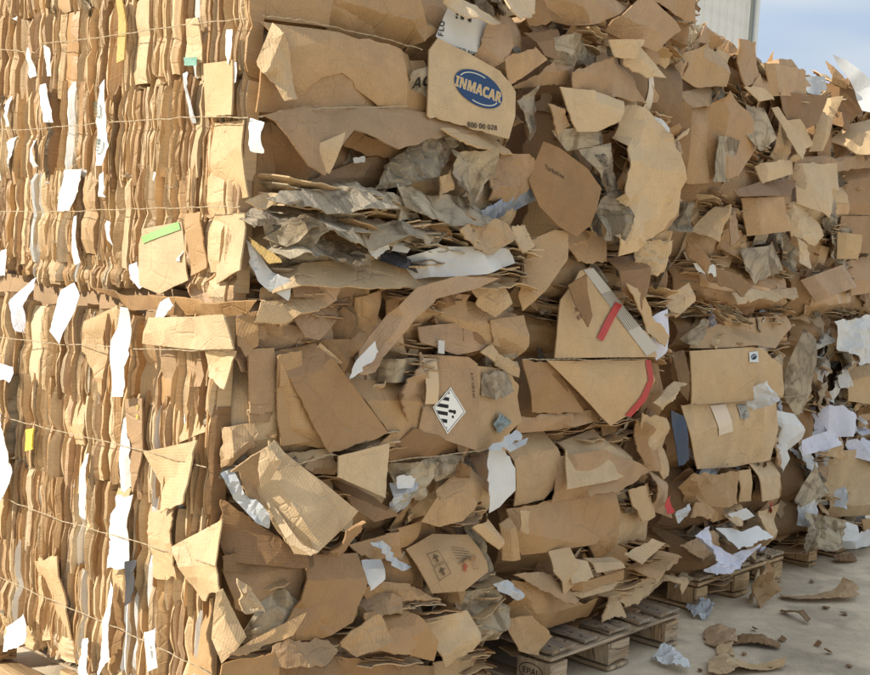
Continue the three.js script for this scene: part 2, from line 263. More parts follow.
// tape pressed onto a sheet, given in the sheet's own plane (metres)
function tapeOn(sheet, fr, x0, y0, x1, y1, w, m) {
  const n = 22, pos = [], uv = [], idx = [], L = Math.hypot(x1 - x0, y1 - y0), nx = -(y1 - y0) / L * w / 2, ny = (x1 - x0) / L * w / 2;
  for (let i = 0; i <= n; i++) for (let s = 0; s <= 4; s++) { const t = i / n, q = s / 2 - 1, a = x0 + (x1 - x0) * t + nx * q, b = y0 + (y1 - y0) * t + ny * q, p = fr.o.clone().addScaledVector(fr.U, a).addScaledVector(fr.V, b).addScaledVector(fr.n, fr.h(a, b) + 0.0028); pos.push(p.x, p.y, p.z); uv.push(t * L, q); }
  for (let i = 0; i < n; i++) for (let s = 0; s < 4; s++) { const a = i * 5 + s, c = a + 5; idx.push(a, c, a + 1, a + 1, c, c + 1); }
  const g = new THREE.BufferGeometry(); g.setAttribute('position', new THREE.Float32BufferAttribute(pos, 3)); g.setAttribute('uv', new THREE.Float32BufferAttribute(uv, 2)); g.setIndex(idx); g.computeVertexNormals();
  return part(sheet, 'packing_tape', g, m);
}
function inkMat(w, h, draw, o = {}) {
  const c = document.createElement('canvas'); c.width = w; c.height = h; const x = c.getContext('2d'); draw(x, w, h);
  const t = new THREE.CanvasTexture(c); t.colorSpace = THREE.SRGBColorSpace; return new THREE.MeshStandardMaterial({ map: t, transparent: true, roughness: 0.8, side: THREE.DoubleSide, ...o });
}

// ---------------------------------------------------------------- the setting
{
  const g = new THREE.PlaneGeometry(160, 160, 1, 1); g.rotateX(-Math.PI / 2);
  const uv = g.attributes.uv; for (let i = 0; i < uv.count; i++) uv.setXY(i, uv.getX(i) * 160 / 2.6, uv.getY(i) * 160 / 2.6);
  const m = mat(lin(0.90, 0.755, 0.56), { map: concreteTex, bumpMap: concreteBump, bumpScale: 0.0015, roughness: 0.9 });
  const o = shade(new THREE.Mesh(g, m)); o.name = 'ground'; o.position.set(2, 0, 0); o.userData = { kind: 'structure', label: 'pale grey concrete yard floor', category: 'ground' }; scene.add(o);
}
{ // white profiled-steel shed far behind the stacks, with its downpipe at the corner
  const n = V3(0, 0, 1), far = hit(750, 20, V3(0, 0, -9), n), near = hit(560, 20, V3(0, 0, -9), n), x1 = far.x, x0 = near.x - 4, hgt = 7.5;
  const s = thing('metal_shed', 'white profiled steel shed with downpipe standing behind the bale stacks', 'shed', [(x0 + x1) / 2, 0, -9]);
  const white = mat(lin(0.82, 0.82, 0.77), { roughness: 0.5, map: whiteTex });
  const pitch = 0.3;
  for (let x = x1 - pitch, k = 0; x > x0; x -= pitch, k++) {
    const sh = new THREE.Shape(); sh.moveTo(0, 0); sh.lineTo(0.2, 0); sh.lineTo(0.222, 0.035); sh.lineTo(0.278, 0.035); sh.lineTo(0.2985, 0); sh.lineTo(0.2985, -0.03); sh.lineTo(0, -0.03);
    const g = new THREE.ExtrudeGeometry(sh, { depth: hgt, bevelEnabled: false }); g.rotateX(-Math.PI / 2); g.scale(1, 1, -1); g.translate(x, 0, -9);
    const ix = g.index; g.computeVertexNormals(); part(s, 'cladding_panel', toCreasedNormals(g, 0.3), white);
  }
  const side = new THREE.BoxGeometry(0.08, hgt, 5); side.translate(x1 + 0.005, hgt / 2, -11.54); part(s, 'side_wall', side, white);
  const trim = new THREE.BoxGeometry(0.1, hgt, 0.03); trim.translate(x1 - 0.02, hgt / 2, -8.94); part(s, 'corner_trim', trim, mat(lin(0.33, 0.36, 0.34), { roughness: 0.5 }));
  const pipe = new THREE.CylinderGeometry(0.05, 0.05, hgt, 18); pipe.translate(x1 + 0.02, hgt / 2, -8.86); part(s, 'downpipe', pipe, mat(lin(0.72, 0.74, 0.72), { roughness: 0.35, metalness: 0.2 }));
  const roof = new THREE.BoxGeometry(x1 - x0 + 0.4, 0.12, 5.6); roof.translate((x0 + x1) / 2, hgt + 0.06, -11.6); part(s, 'roof', roof, white);
}

// ---------------------------------------------------------------- pallets
function boardGeo(lx, ly, lz, along, rnd, wear = 0.0025) {                 // a sawn board with worn, slightly uneven arrises; grain along 'x' or 'z'
  const n = along === 'x' ? [Math.max(2, Math.round(lx / 0.08)), 2, 3] : along === 'z' ? [3, 2, Math.max(2, Math.round(lz / 0.08))] : [3, 3, 3];
  let g = new THREE.BoxGeometry(lx, ly, lz, ...n); const p = g.attributes.position, nn = g.attributes.normal, uv = g.attributes.uv, sd = Math.floor(rnd() * 9999), u0 = rnd(), v0 = rnd();
  for (let i = 0; i < p.count; i++) {
    const x = p.getX(i), y = p.getY(i), z = p.getZ(i), w = along === 'x' ? x : z, c = along === 'x' ? z : x;
    if (Math.abs(nn.getY(i)) > 0.5) uv.setXY(i, u0 + w * 1.2, v0 + c * 1.6); else if ((along === 'x' && Math.abs(nn.getX(i)) > 0.5) || (along === 'z' && Math.abs(nn.getZ(i)) > 0.5)) uv.setXY(i, u0 + y * 1.6, v0 + c * 1.6); else uv.setXY(i, u0 + w * 1.2, v0 + y * 1.6);
    const k = (noise(w * 14 + 5, c * 30 + y * 30, sd) - 0.5) * 2 * wear, edge = (Math.abs(Math.abs(x) - lx / 2) < 1e-5) + (Math.abs(Math.abs(y) - ly / 2) < 1e-5) + (Math.abs(Math.abs(z) - lz / 2) < 1e-5);
    const e = edge > 1 ? 0.003 + 0.003 * noise(w * 40, c * 40, sd + 3) : 0;
    p.setXYZ(i, x - Math.sign(x) * (Math.abs(Math.abs(x) - lx / 2) < 1e-5 ? e : 0) + (along === 'z' ? k : 0), y - Math.sign(y) * (Math.abs(Math.abs(y) - ly / 2) < 1e-5 ? e : 0), z - Math.sign(z) * (Math.abs(Math.abs(z) - lz / 2) < 1e-5 ? e : 0) + (along === 'x' ? k : 0));
  }
  return toCreasedNormals(g, 0.6);
}
const nailGeo = new THREE.CylinderGeometry(0.004, 0.004, 0.002, 8), nailMat = mat(lin(0.12, 0.10, 0.09), { roughness: 0.5, metalness: 0.6 });
function pallet(x0, z0, label, seed, tone) {
  const rnd = rng(seed), P = thing('wooden_pallet', label, 'pallet', [x0 + 0.4, 0, z0 - 0.6], 'pallets under the bale stacks');
  const put = (name, lx, ly, lz, x, y, z, along, m) => { const g = boardGeo(lx, ly, lz, along, rnd); g.translate(x0 + x, y, z0 - z); return part(P, name, g, m); };
  const wd = [0.143, 0.1, 0.143, 0.1, 0.143], gap = (0.8 - wd.reduce((a, b) => a + b)) / 4; let x = 0;
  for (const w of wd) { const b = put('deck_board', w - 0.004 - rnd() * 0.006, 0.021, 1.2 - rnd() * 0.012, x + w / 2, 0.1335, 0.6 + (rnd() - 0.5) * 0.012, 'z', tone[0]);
    for (const z of [0.035, 0.075]) for (const s of [-0.3, 0.3]) { const ng = nailGeo.clone(); ng.translate(x0 + x + w / 2 + s * w + (rnd() - 0.5) * 0.01, 0.1445, z0 - z); part(b, 'nail', ng, nailMat); }
    x += w + gap; }
  for (const z of [0.0725, 0.6, 1.1275]) put('stringer_board', 0.8, 0.021, 0.143, 0.4, 0.1115, z, 'x', tone[1]);
  for (const bx of [0.05, 0.4, 0.75]) {
    put('base_board', bx === 0.4 ? 0.14 : 0.096, 0.021, 1.2, bx, 0.0115, 0.6, 'z', tone[1]);
    for (const bz of [0.0725, 0.6, 1.1275]) put('block', bx === 0.4 ? 0.142 : 0.1, 0.0775, 0.14, bx, 0.0617, bz, 'x', tone[2]);
  }
  return P;
}
const P1 = pallet(0.06, 0.0, 'wooden pallet under the corner stack, its pale edge board along the sunlit side', 11, [woodA, woodC, woodC]);
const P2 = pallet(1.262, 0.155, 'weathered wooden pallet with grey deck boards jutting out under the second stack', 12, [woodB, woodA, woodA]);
const P3 = pallet(2.5, -0.015, 'wooden pallet with pale blocks half hidden by hanging white paper', 13, [woodA, woodC, woodC]);
const P4 = pallet(3.66, -0.05, 'wooden pallet under the stack of pale boxes draped with white paper', 14, [woodA, woodC, woodC]);
{ // burnt-in oval stamp on the left block of the second pallet
  const m = inkMat(256, 160, (c, w, h) => { c.strokeStyle = c.fillStyle = 'rgba(30,18,10,0.85)'; c.lineWidth = 9; c.beginPath(); c.ellipse(w / 2, h / 2, w * 0.45, h * 0.42, 0, 0, 7); c.stroke(); c.font = 'bold 74px sans-serif'; c.textAlign = 'center'; c.textBaseline = 'middle'; c.fillText('EPAL', w / 2, h / 2); });
  const b = P2.children.filter((o) => o.name === 'block')[0], g = new THREE.PlaneGeometry(0.1, 0.06); g.rotateY(-Math.PI / 2); g.translate(1.262 - 0.0045, 0.06, 0.155 - 0.075); part(b, 'branded_stamp', g, m);
}

// ---------------------------------------------------------------- bales
const PIECES = {};
function bale(label, x0, x1, y0, y1, zf, len, rowsY, seed, opt = {}) {
  const B = thing('cardboard_bale', label, 'cardboard bale', [(x0 + x1) / 2, y0, zf - len / 2], 'stacked cardboard bales');
  Object.assign(B.userData, {}); const rnd = rng(seed);
  // tightly packed middle: a lumpy block of compressed board
  const t = 0.075, gx = x1 - x0 - 2 * t, gy = y1 - y0 + 0.012, gz = len - 2 * t;
  const g = new THREE.BoxGeometry(gx, gy, gz, 22, 22, 22), p = g.attributes.position;
  for (let i = 0; i < p.count; i++) { const x = p.getX(i), y = p.getY(i), z = p.getZ(i), q = 0.05 * (fbm(x * 9 + z * 7 + 40, y * 9 + z * 3 + 40, seed, 3) - 0.5); p.setXYZ(i, x * (1 + q), y * (1 + q * 0.6), z * (1 + q)); }
  const uv = g.attributes.uv; for (let i = 0; i < uv.count; i++) uv.setXY(i, uv.getX(i) * 2, uv.getY(i) * 2);
  g.computeVertexNormals(); g.translate((x0 + x1) / 2, (y0 + y1) / 2, zf - len / 2); part(B, 'packed_core', g, M.m[2]);
  B.userData_ = null; delete B.userData_;
  PIECES[B.name] = { B, x0, x1, y0, y1, zf, len, seed, base: V3(0, 0, zf), lbase: V3(x0, 0, 0) };
  return PIECES[B.name];
}
function scrapPoly(rnd, w, h) {
  const k = rnd(); const q = k < 0.62 ? [[-1, -1], [1, -1], [1, 1], [-1, 1]] : k < 0.76 ? [[-1, -1], [1, -1], [1, 0.2], [0.3, 1], [-1, 1]] : k < 0.88 ? [[-1, -1], [1, -0.9], [-0.2, 1]] : [[-1, -1], [1, -0.8], [0.4, 1], [-0.6, 0.7]];
  return q.map(([a, b]) => [(a + (rnd() - 0.5) * 0.34) * w / 2, (b + (rnd() - 0.5) * 0.34) * h / 2]);
}
// loose filler pieces over a face: two layers, random tilt
function scraps(b, face, count, lo, hi, dLo, dHi, tilt, mix, seed, area, avoid, nm = 'cardboard_scrap') {
  const rnd = rng(seed), [a0, a1, y0, y1] = area, nx = Math.max(1, Math.round(Math.sqrt(count * (a1 - a0) / (y1 - y0)))), ny = Math.max(1, Math.round(count / nx));
  for (let j = 0; j < ny; j++) for (let i = 0; i < nx; i++) {
    const a = a0 + (a1 - a0) * (i + 0.5 + (rnd() - 0.5) * 0.9) / nx, y = y0 + (y1 - y0) * (j + 0.5 + (rnd() - 0.5) * 0.9) / ny, d = dLo + (dHi - dLo) * rnd();
    const ledge = rnd() < 0.22, pit = (ledge ? (rnd() < 0.75 ? 1 : -1) * (40 + rnd() * 30) : (rnd() - 0.5) * 2 * tilt) * Math.PI / 180, yw = (rnd() - 0.5) * 2 * tilt * Math.PI / 180;
    if (avoid && avoid(a, y)) continue;
    const w = lo + (hi - lo) * rnd() ** 1.4, h = (lo + (hi - lo) * rnd() ** 1.4) * (ledge ? 0.7 : 1), lim = Math.min(1, 0.075 / Math.max(w, h) / Math.tan(tilt * Math.PI / 180));
    const o = face === FRONT ? V3(a, y, b.zf + d - (ledge ? 0.02 : 0)) : V3(b.x0 - d, y, a);
    const n = face.N.clone().addScaledVector(UP, Math.tan(pit) * (ledge ? 1 : lim)).addScaledVector(face.R, -Math.tan(yw) * lim);
    const roll = (rnd() - 0.5) * 1.6, poly = scrapPoly(rnd, w, h).map(([x, q]) => [x * Math.cos(roll) - q * Math.sin(roll), x * Math.sin(roll) + q * Math.cos(roll)]);
    const code = mix[Math.floor(rnd() * mix.length)], soft = 'wbfFgG'.includes(code), cr = soft ? 0.5 + rnd() * 0.6 : rnd() < 0.35 ? 0.6 + rnd() * 0.5 : 0.12 + rnd() * 0.3, size = Math.sqrt(w * h);
    const op = { crumple: cr, thick: THICK[code] ?? 0.004, tear: rnd() < 0.35 ? 0.010 : 0.003, folds: randFolds(rnd, 1 + Math.floor(rnd() * 3), 0.15 + cr * 0.5, size), curl: rnd() < 0.25 ? (rnd() - 0.5) * 1.6 : 0, tuck: 0.18, step: Math.max(0.011, Math.min(0.03, size / (cr > 0.6 ? 8 : 5))) };
    if (!soft && rnd() < 0.4) { const fa = rnd() * 3.14; op.folds = [{ c: Math.cos(fa), s: Math.sin(fa), off: (rnd() - 0.5) * size * 0.5, amp: -(0.5 + rnd() * 0.7) }]; op.crumple = Math.min(op.crumple, 0.3); }   // a crushed box corner
    const fr = makeFrame(o, n, face.R, rnd, op, size), g = sheetGeo(poly, fr, op, rnd);
    if (g) part(b.B, soft ? NAME[code] : nm, g, pickM(code, rnd));
  }
}
// sunlit side: the folded edges of the pressed sheets, standing upright in rows
function foldedEdges(b, rows, seed, zMin) {
  const rnd = rng(seed); let count = 0;
  for (let r = 0; r + 1 < rows.length; r++) {
    let z = 0.012; const off = rnd() * 9;
    while (z > zMin) {
      const k = rnd(), thin = k < 0.66, wide = k > 0.965, w = thin ? 0.004 + rnd() * 0.007 : wide ? 0.045 + rnd() * 0.04 : 0.011 + rnd() * 0.019;
      const zc = z - w / 2, jit = () => (noise(zc * 6 + off, r * 3.1, seed) - 0.5) * 0.05 + (rnd() - 0.5) * 0.03, y0 = rows[r] + jit() - 0.012, y1 = rows[r + 1] + jit() + 0.012;
      const wy = (rows[r] + rows[r + 1]) / 2, nj = 8, pr = 0.010 + rnd() ** 1.5 * 0.013, sd = Math.floor(rnd() * 9999), face = (rnd() - 0.5) * (wide ? 0.02 : 0.012), kind = rnd(), skew = (rnd() - 0.5) * 0.8;
      // cross-sections across the strip: a box corner, a sharp fold, a lone edge
      const prof = thin ? [[-1, 0], [-0.6, 1], [0.6, 1], [1, 0]] : kind < 0.5 ? [[-1.02, 0], [-0.86, 0.9], [skew * 0.5, 1.06], [0.86, 0.9], [1.02, 0]] : kind < 0.8 ? [[-1.02, 0], [-0.75, 0.5], [skew, 1.15], [0.75, 0.5], [1.02, 0]] : [[-1.02, 0], [-0.9, 0.6], [skew * 0.4, 0.85], [0.9, 1.1], [1.02, 0]];
      const ni = prof.length - 1, lean = (rnd() - 0.5) * 0.012, tip0 = 0.35 + rnd() * 0.6, tip1 = 0.35 + rnd() * 0.6, pos = [], uv = [], idx = [], u0 = rnd(), v0 = rnd(), kinks = [rnd(), rnd()], kd = [(rnd() - 0.5) * 0.008, (rnd() - 0.5) * 0.008];
      for (let j = 0; j <= nj; j++) {
        const v = j && j < nj ? (j + (rnd() - 0.5) * 0.5) / nj : j / nj, y = y0 + (y1 - y0) * v, e = Math.min(1, (v < 0.5 ? tip0 : tip1) + Math.min(v, 1 - v) * (y1 - y0) / 0.035 * 0.65), pinch = 1 - 0.3 * Math.exp(-(((y - wy) / 0.016) ** 2));
        let buck = 0, zs = zc + lean * (v - 0.5); kinks.forEach((k, q) => { const t = Math.max(0, 1 - Math.abs(v - k) * 4.5); buck += kd[q] * t; zs += kd[1 - q] * t * 0.35; });
        for (let i = 0; i <= ni; i++) {
          const [q, a] = prof[i], out = -0.028 + (pr + 0.028) * a * (0.55 + 0.45 * e) * (a > 0.3 ? pinch : 1) + (a > 0.3 ? face * q + buck + (rnd() - 0.5) * 0.005 : 0);
          pos.push(b.x0 - out, y + (rnd() - 0.5) * 0.006, zs + q * w * (0.8 + 0.2 * e) / 2 * (1 + (rnd() - 0.5) * 0.10)); uv.push(u0 + q * w, v0 + y * 2);
        }
      }
      for (let j = 0; j < nj; j++) for (let i = 0; i < ni; i++) { const a = j * (ni + 1) + i, c = a + ni + 1; idx.push(a, a + 1, c, a + 1, c + 1, c); }
      let g = new THREE.BufferGeometry(); g.setAttribute('position', new THREE.Float32BufferAttribute(pos, 3)); g.setAttribute('uv', new THREE.Float32BufferAttribute(uv, 2)); g.setIndex(idx); g.computeVertexNormals(); g = toCreasedNormals(g, 0.3);
      const c = rnd(), code = c < 0.03 ? 'd' : c < 0.36 ? 'm' : c < 0.80 ? 'l' : c < 0.93 ? 'c' : c < 0.955 ? 'g' : c < 0.997 ? 'w' : 'y';
      part(b.B, thin ? (w < 0.0075 ? 'liner_edge' : 'sheet_edge') : 'folded_edge', g, pickM(code, rnd)); count++;
      z -= w * (thin ? 1.0 : 0.97) + (rnd() < 0.2 ? rnd() * 0.008 : 0);
    }
  }
  return count;
}
function twine(b, face, pts, dz, wob, seed, r = 0.0012) {
  const rnd = rng(seed), P = []; const base = face === FRONT ? b.base : b.lbase;
  for (let i = 0; i + 3 < pts.length || i === 0; i += 2) { const k = 7; for (let j = 0; j < k; j++) { const t = j / k, x = pts[i] * (1 - t) + pts[i + 2] * t, y = pts[i + 1] * (1 - t) + pts[i + 3] * t; P.push(hit(x, y, base.clone().addScaledVector(face.N, dz + (rnd() - 0.5) * wob), face.N).add(V3(0, (rnd() - 0.5) * 0.004, 0))); } if (i + 4 >= pts.length) break; }
  const curve = new THREE.CatmullRomCurve3(P), n = P.length * 3, gs = [];
  for (const ph of [0, Math.PI]) {                                        // two laid strands
    const fr = curve.computeFrenetFrames(n, false), Q = [], L = curve.getLength();
    for (let i = 0; i <= n; i++) { const a = ph + i / n * L / 0.02 * 2 * Math.PI * 0.35, p = curve.getPointAt(i / n); Q.push(p.addScaledVector(fr.normals[i], Math.cos(a) * r * 0.6).addScaledVector(fr.binormals[i], Math.sin(a) * r * 0.6)); }
    gs.push(new THREE.TubeGeometry(new THREE.CatmullRomCurve3(Q), n * 2, r * 0.75, 5));
  }
  return part(b.B, 'baling_twine', mergeGeometries(gs), twineMat);
}

// taut sheets wrapped across the end of a bale, bulging between the lines of twine
function bands(b, ys, seed, mix, bulge) {
  const rnd = rng(seed);
  for (let r = 0; r + 1 < ys.length; r++) {
    const yc = (ys[r] + ys[r + 1]) / 2, hh = (ys[r + 1] - ys[r]) / 2; let x = b.x0 + 0.015; let first = true;
    while (x < b.x1 - 0.04) {
      const w = Math.min(b.x1 - 0.015 - x, 0.28 + rnd() * 0.45), xe = b.x1 - 0.015 - (x + w) < 0.14 ? b.x1 - 0.015 : x + w, W = xe - x, cx = x + W / 2, sd = Math.floor(rnd() * 9999), code = mix[Math.floor(rnd() * mix.length)], bu = bulge * (0.7 + 0.6 * rnd()), H = hh + 0.012 + rnd() * 0.02;
      const poly = [[-W / 2 - 0.03 * rnd(), -H], [W / 2 + 0.04 * rnd(), -H + (rnd() - 0.5) * 0.03], [W / 2 + 0.02 * rnd(), (rnd() - 0.5) * H], [W / 2 + 0.05 * (rnd() - 0.3), H], [-W / 2 - 0.03 * rnd(), H + (rnd() - 0.5) * 0.03], [-W / 2 - 0.02 * rnd(), (rnd() - 0.5) * H]];
      const extra = (px, py) => { const v = Math.min(1.25, Math.abs(py / hh)), gx = cx + px, ed = Math.min(gx - b.x0, b.x1 - gx), round = ed < 0.13 ? -0.10 * (1 - Math.max(0, ed) / 0.13) ** 2 : 0; return bu * (Math.sqrt(Math.max(0, 1.02 - Math.min(1, v * v))) - 0.45) - (v > 1 ? 0.06 * (v - 1) : 0) + round + 0.020 * (ridge(noise(gx * 19, 3, sd)) - 0.5) * v * v + 0.012 * (ridge(noise(gx * 8 + py * 5, py * 4 + 7, sd + 1)) - 0.5); };
      const o = { crumple: 0.3, thick: 0.0045, tear: 0.009, folds: randFolds(rnd, 6, 0.17, W), extra, step: 0.022, crease: 0.2 };
      const fr = makeFrame(V3(cx, yc, b.zf - 0.028 + rnd() * 0.016), V3((rnd() - 0.5) * 0.06, 0, 1), V3(1, 0, 0), rnd, o, hh), g = sheetGeo(poly, fr, o, rnd);
      if (g) { const s = part(b.B, 'wrapped_sheet', g, pickM(code, rnd)); const tp = rnd(); if (tp < 0.24 && W > 0.2) { if (tp < 0.14) tapeOn(s, fr, (rnd() - 0.5) * W * 0.6, -hh * 0.9, (rnd() - 0.5) * W * 0.6, hh * 0.9, 0.05, tp < 0.08 ? tapeMat : tapeMat2); else tapeOn(s, fr, -W * 0.4, (rnd() - 0.5) * hh, W * 0.4, (rnd() - 0.5) * hh, 0.05, tapeMat); } }
      x = xe - (first ? 0.0 : 0); first = false;
    }
  }
}
// a wad of sheets seen on their ragged edges, pressed together like pastry
function layers(b, x, y, w, n, d, seed, mix) {
  const rnd = rng(seed), tilt = (rnd() - 0.5) * 0.5, ph = rnd() * 9;
  for (let k = 0; k < n; k++) {
    const nx = Math.max(5, Math.round(w / 0.022)), nz = 3, L = w * (0.55 + 0.45 * rnd()), x0 = Math.min(b.x1 - L - 0.02, Math.max(b.x0 + 0.03, x - L / 2 + (rnd() - 0.5) * w * 0.3)), yy = y + (k - n / 2) * (0.0085 + 0.006 * rnd()), sd = Math.floor(rnd() * 9999), out = d + (rnd() - 0.5) * 0.05, droop = (rnd() - 0.35) * 0.05, th = 0.0035, pos = [], uv = [], idx = [], u0 = rnd(), v0 = rnd(), torn = 0.012 + rnd() * 0.03;
    for (const s of [0, 1]) for (let j = 0; j <= nz; j++) for (let i = 0; i <= nx; i++) {
      const t = i / nx, q = j / nz, px = x0 + L * t, e = Math.min(1, t * 7, (1 - t) * 7), z = -0.09 + (0.09 + out - torn * (noise(t * L / 0.03, 2, sd) + 0.5 * noise(t * L / 0.011, 5, sd))) * q * (0.6 + 0.4 * e);
      pos.push(px, yy + tilt * (px - x) + 0.016 * (noise(px * 9 + ph, 4, seed) - 0.5) + 0.010 * (noise(px * 26, 6, sd) - 0.5) * q + droop * q * q - s * th, b.zf + z); uv.push(u0 + px * 2, v0 + z * 2);
    }
    const m = (nx + 1) * (nz + 1); for (let j = 0; j < nz; j++) for (let i = 0; i < nx; i++) { const p = j * (nx + 1) + i, q = p + nx + 1; idx.push(p, q, p + 1, p + 1, q, q + 1, m + p, m + p + 1, m + q, m + p + 1, m + q + 1, m + q); }
    for (let i = 0; i < nx; i++) { const p = nz * (nx + 1) + i; idx.push(p, m + p, p + 1, p + 1, m + p, m + p + 1); }
    for (let j = 0; j < nz; j++) for (const i of [0, nx]) { const p = j * (nx + 1) + i, q = p + nx + 1; idx.push(p, m + p, q, q, m + p, m + q); }
    let g = new THREE.BufferGeometry(); g.setAttribute('position', new THREE.Float32BufferAttribute(pos, 3)); g.setAttribute('uv', new THREE.Float32BufferAttribute(uv, 2)); g.setIndex(idx); g.computeVertexNormals(); g = toCreasedNormals(g, 0.35);
    const code = mix[Math.floor(rnd() * mix.length)]; part(b.B, 'layered_sheet', g, pickM(code, rnd));
  }
}
const U1 = bale('upper corner bale carrying the sheet with the blue oval logo above grey crumpled board', 0.07, 1.13, 1.2, 2.26, 0, 1.3, null, 21);
const L1 = bale('lower corner bale with the striped black and white hazard diamond on its end', 0.035, 1.14, 0.148, 1.192, 0.02, 1.3, null, 22);
const U2 = bale('upper bale with the bright crumpled tan box beside the dark brown printed panel', 1.24, 2.08, 1.225, 2.34, 0.02, 1.25, null, 23);
const L2 = bale('lower bale with red tape on its box, sitting back on the weathered pallet', 1.25, 2.1, 0.148, 1.2, 0.0, 1.25, null, 24);
const U3 = bale('upper bale with a grey green stained box, below the white steel shed', 2.26, 3.24, 1.22, 2.2, -0.06, 1.2, null, 25);
const L3 = bale('lower bale with two wide taped boxes above crumpled white and lilac paper', 2.36, 3.25, 0.148, 1.19, -0.06, 1.2, null, 26);
const U4 = bale('upper bale with the hanging cream corrugated sheet and curved white panel on top', 3.4, 4.5, 1.23, 2.26, -0.08, 1.2, null, 27);
const L4 = bale('lower bale with white paper sheets draped over a plain pale box', 3.44, 4.5, 0.148, 1.2, -0.08, 1.2, null, 28);

// filler behind the traced sheets
const MIX = ['m', 'm', 'm', 'm', 'm', 'd', 'd', 'l', 'l', 'g'], MIX2 = ['m', 'm', 'm', 'm', 'd', 'd', 'l', 'l', 'g', 'g', 'c', 'G'], MIXW = ['m', 'm', 'm', 'd', 'l', 'l', 'g', 'g', 'c', 'w', 'b', 'f'];
const HI = [1.215, 1.39, 1.61, 1.84, 2.07, 2.25], LO = [0.155, 0.32, 0.56, 0.79, 1.035, 1.18], MB = ['m', 'm', 'm', 'm', 'l', 'd', 'd'];
for (const [b, ys, m2, n] of [[U1, HI, MIX2, 60], [L1, LO, MIX2, 62], [U2, HI, MIX2, 52], [L2, LO, MIX2, 60], [U3, HI.slice(0, 5), MIX2, 56], [L3, LO, MIXW, 90], [U4, HI, MIX2, 56], [L4, LO, MIXW, 100]]) {
  bands(b, ys, b.seed * 31, MB, b === U1 || b === L2 || b === L3 ? 0.10 : 0.075);
  const av = b === U1 ? (x, y) => x < 0.74 && y > 1.5 : null, big = b === U3 || b === U4;
  scraps(b, FRONT, n, big ? 0.09 : 0.06, big ? 0.27 : 0.2, -0.005, 0.035, 34, big ? ['m', 'm', 'l', 'l', 'c', 'g', 'd'] : m2, b.seed * 31 + 2, [b.x0 + 0.09, b.x1 - 0.10, b.y0 + 0.04, b.y1 - 0.03], av);
  for (const y of ys) scraps(b, FRONT, 13, 0.03, 0.12, -0.03, 0.015, 50, m2, Math.round(b.seed * 131 + y * 100), [b.x0 + 0.04, b.x1 - 0.03, y - 0.03, y + 0.03], av);   // crumpled into the pinch at the twine
  scraps(b, FRONT, 34, 0.02, 0.06, -0.01, 0.03, 55, m2, b.seed * 31 + 3, [b.x0 + 0.04, b.x1 - 0.02, b.y0 + 0.03, b.y1 - 0.02], av, 'cardboard_shred');
}
{ // layered wads, most of them squeezed out along the twine lines and the seams
  const LM = ['m', 'm', 'm', 'l', 'l', 'd', 'g', 'c'];
  for (const [b, ys, k0] of [[U1, [1.23, 1.28, 1.33, 1.39], 3], [L1, LO, 4], [U2, HI, 4], [L2, LO, 4], [U3, HI.slice(0, 5), 5], [L3, LO, 3], [U4, HI, 5], [L4, LO, 4]]) { const rnd = rng(b.seed * 911); for (const y of ys) for (let k = 0; k < k0; k++) layers(b, b.x0 + 0.1 + rnd() * (b.x1 - b.x0 - 0.2), y + (rnd() - 0.5) * 0.08, 0.10 + rnd() * 0.26, 3 + Math.floor(rnd() * 6), 0.035 + rnd() * 0.045, Math.floor(rnd() * 1e6), LM); }
}
{ const rnd = rng(5151); for (let k = 0; k < 13; k++) layers(U1, 0.14 + 0.9 * rnd(), 1.29 + rnd() * 0.17, 0.12 + rnd() * 0.25, 3 + Math.floor(rnd() * 4), 0.10 + rnd() * 0.05, Math.floor(rnd() * 1e6), ['g', 'g', 'g', 'l', 'm', 'c']); }
for (const [x, y, w, n, d] of [[1.95, 0.30, 0.3, 7, 0.10], [1.82, 0.24, 0.34, 6, 0.12], [2.0, 0.36, 0.24, 5, 0.09], [1.0, 0.26, 0.22, 8, 0.08], [1.04, 0.36, 0.16, 7, 0.07], [0.72, 0.34, 0.3, 5, 0.10], [0.6, 0.24, 0.3, 5, 0.09]]) layers(x > 1.2 ? L2 : L1, x, y, w, n, d, Math.round(x * 991 + y * 77), ['l', 'm', 'm', 'l', 'c']);
for (const b of [U2, U3, U4]) {                                           // ragged top edges against the sky
  const rnd = rng(b.seed * 77);
  for (let k = 0; k < (b === U2 ? 30 : 52); k++) {
    const x = b.x0 + 0.05 + rnd() * (b.x1 - b.x0 - 0.1), z = b.zf - 0.02 - rnd() ** 2 * 0.8, up = rnd() < 0.6, w = 0.08 + rnd() * 0.2, h = 0.06 + rnd() * 0.16, code = MIX2[Math.floor(rnd() * MIX2.length)];
    const n = V3((rnd() - 0.5) * 1.2, up ? 1.2 : 0.2, up ? 0.6 * rnd() : 1), cr = 0.2 + rnd() * 0.7;
    const op = { crumple: cr, thick: THICK[code] ?? 0.004, tear: 0.008, folds: randFolds(rnd, 2, 0.3, w), curl: (rnd() - 0.5) * 2, step: 0.022 };
    const fr = makeFrame(V3(x, b.y1 - 0.03 + rnd() * 0.05, z), n, V3(1, 0, 0), rnd, op, w), g = sheetGeo(scrapPoly(rnd, w, h), fr, op, rnd);
    if (g) part(b.B, NAME[code] ?? 'cardboard_scrap', g, pickM(code, rnd));
  }
}
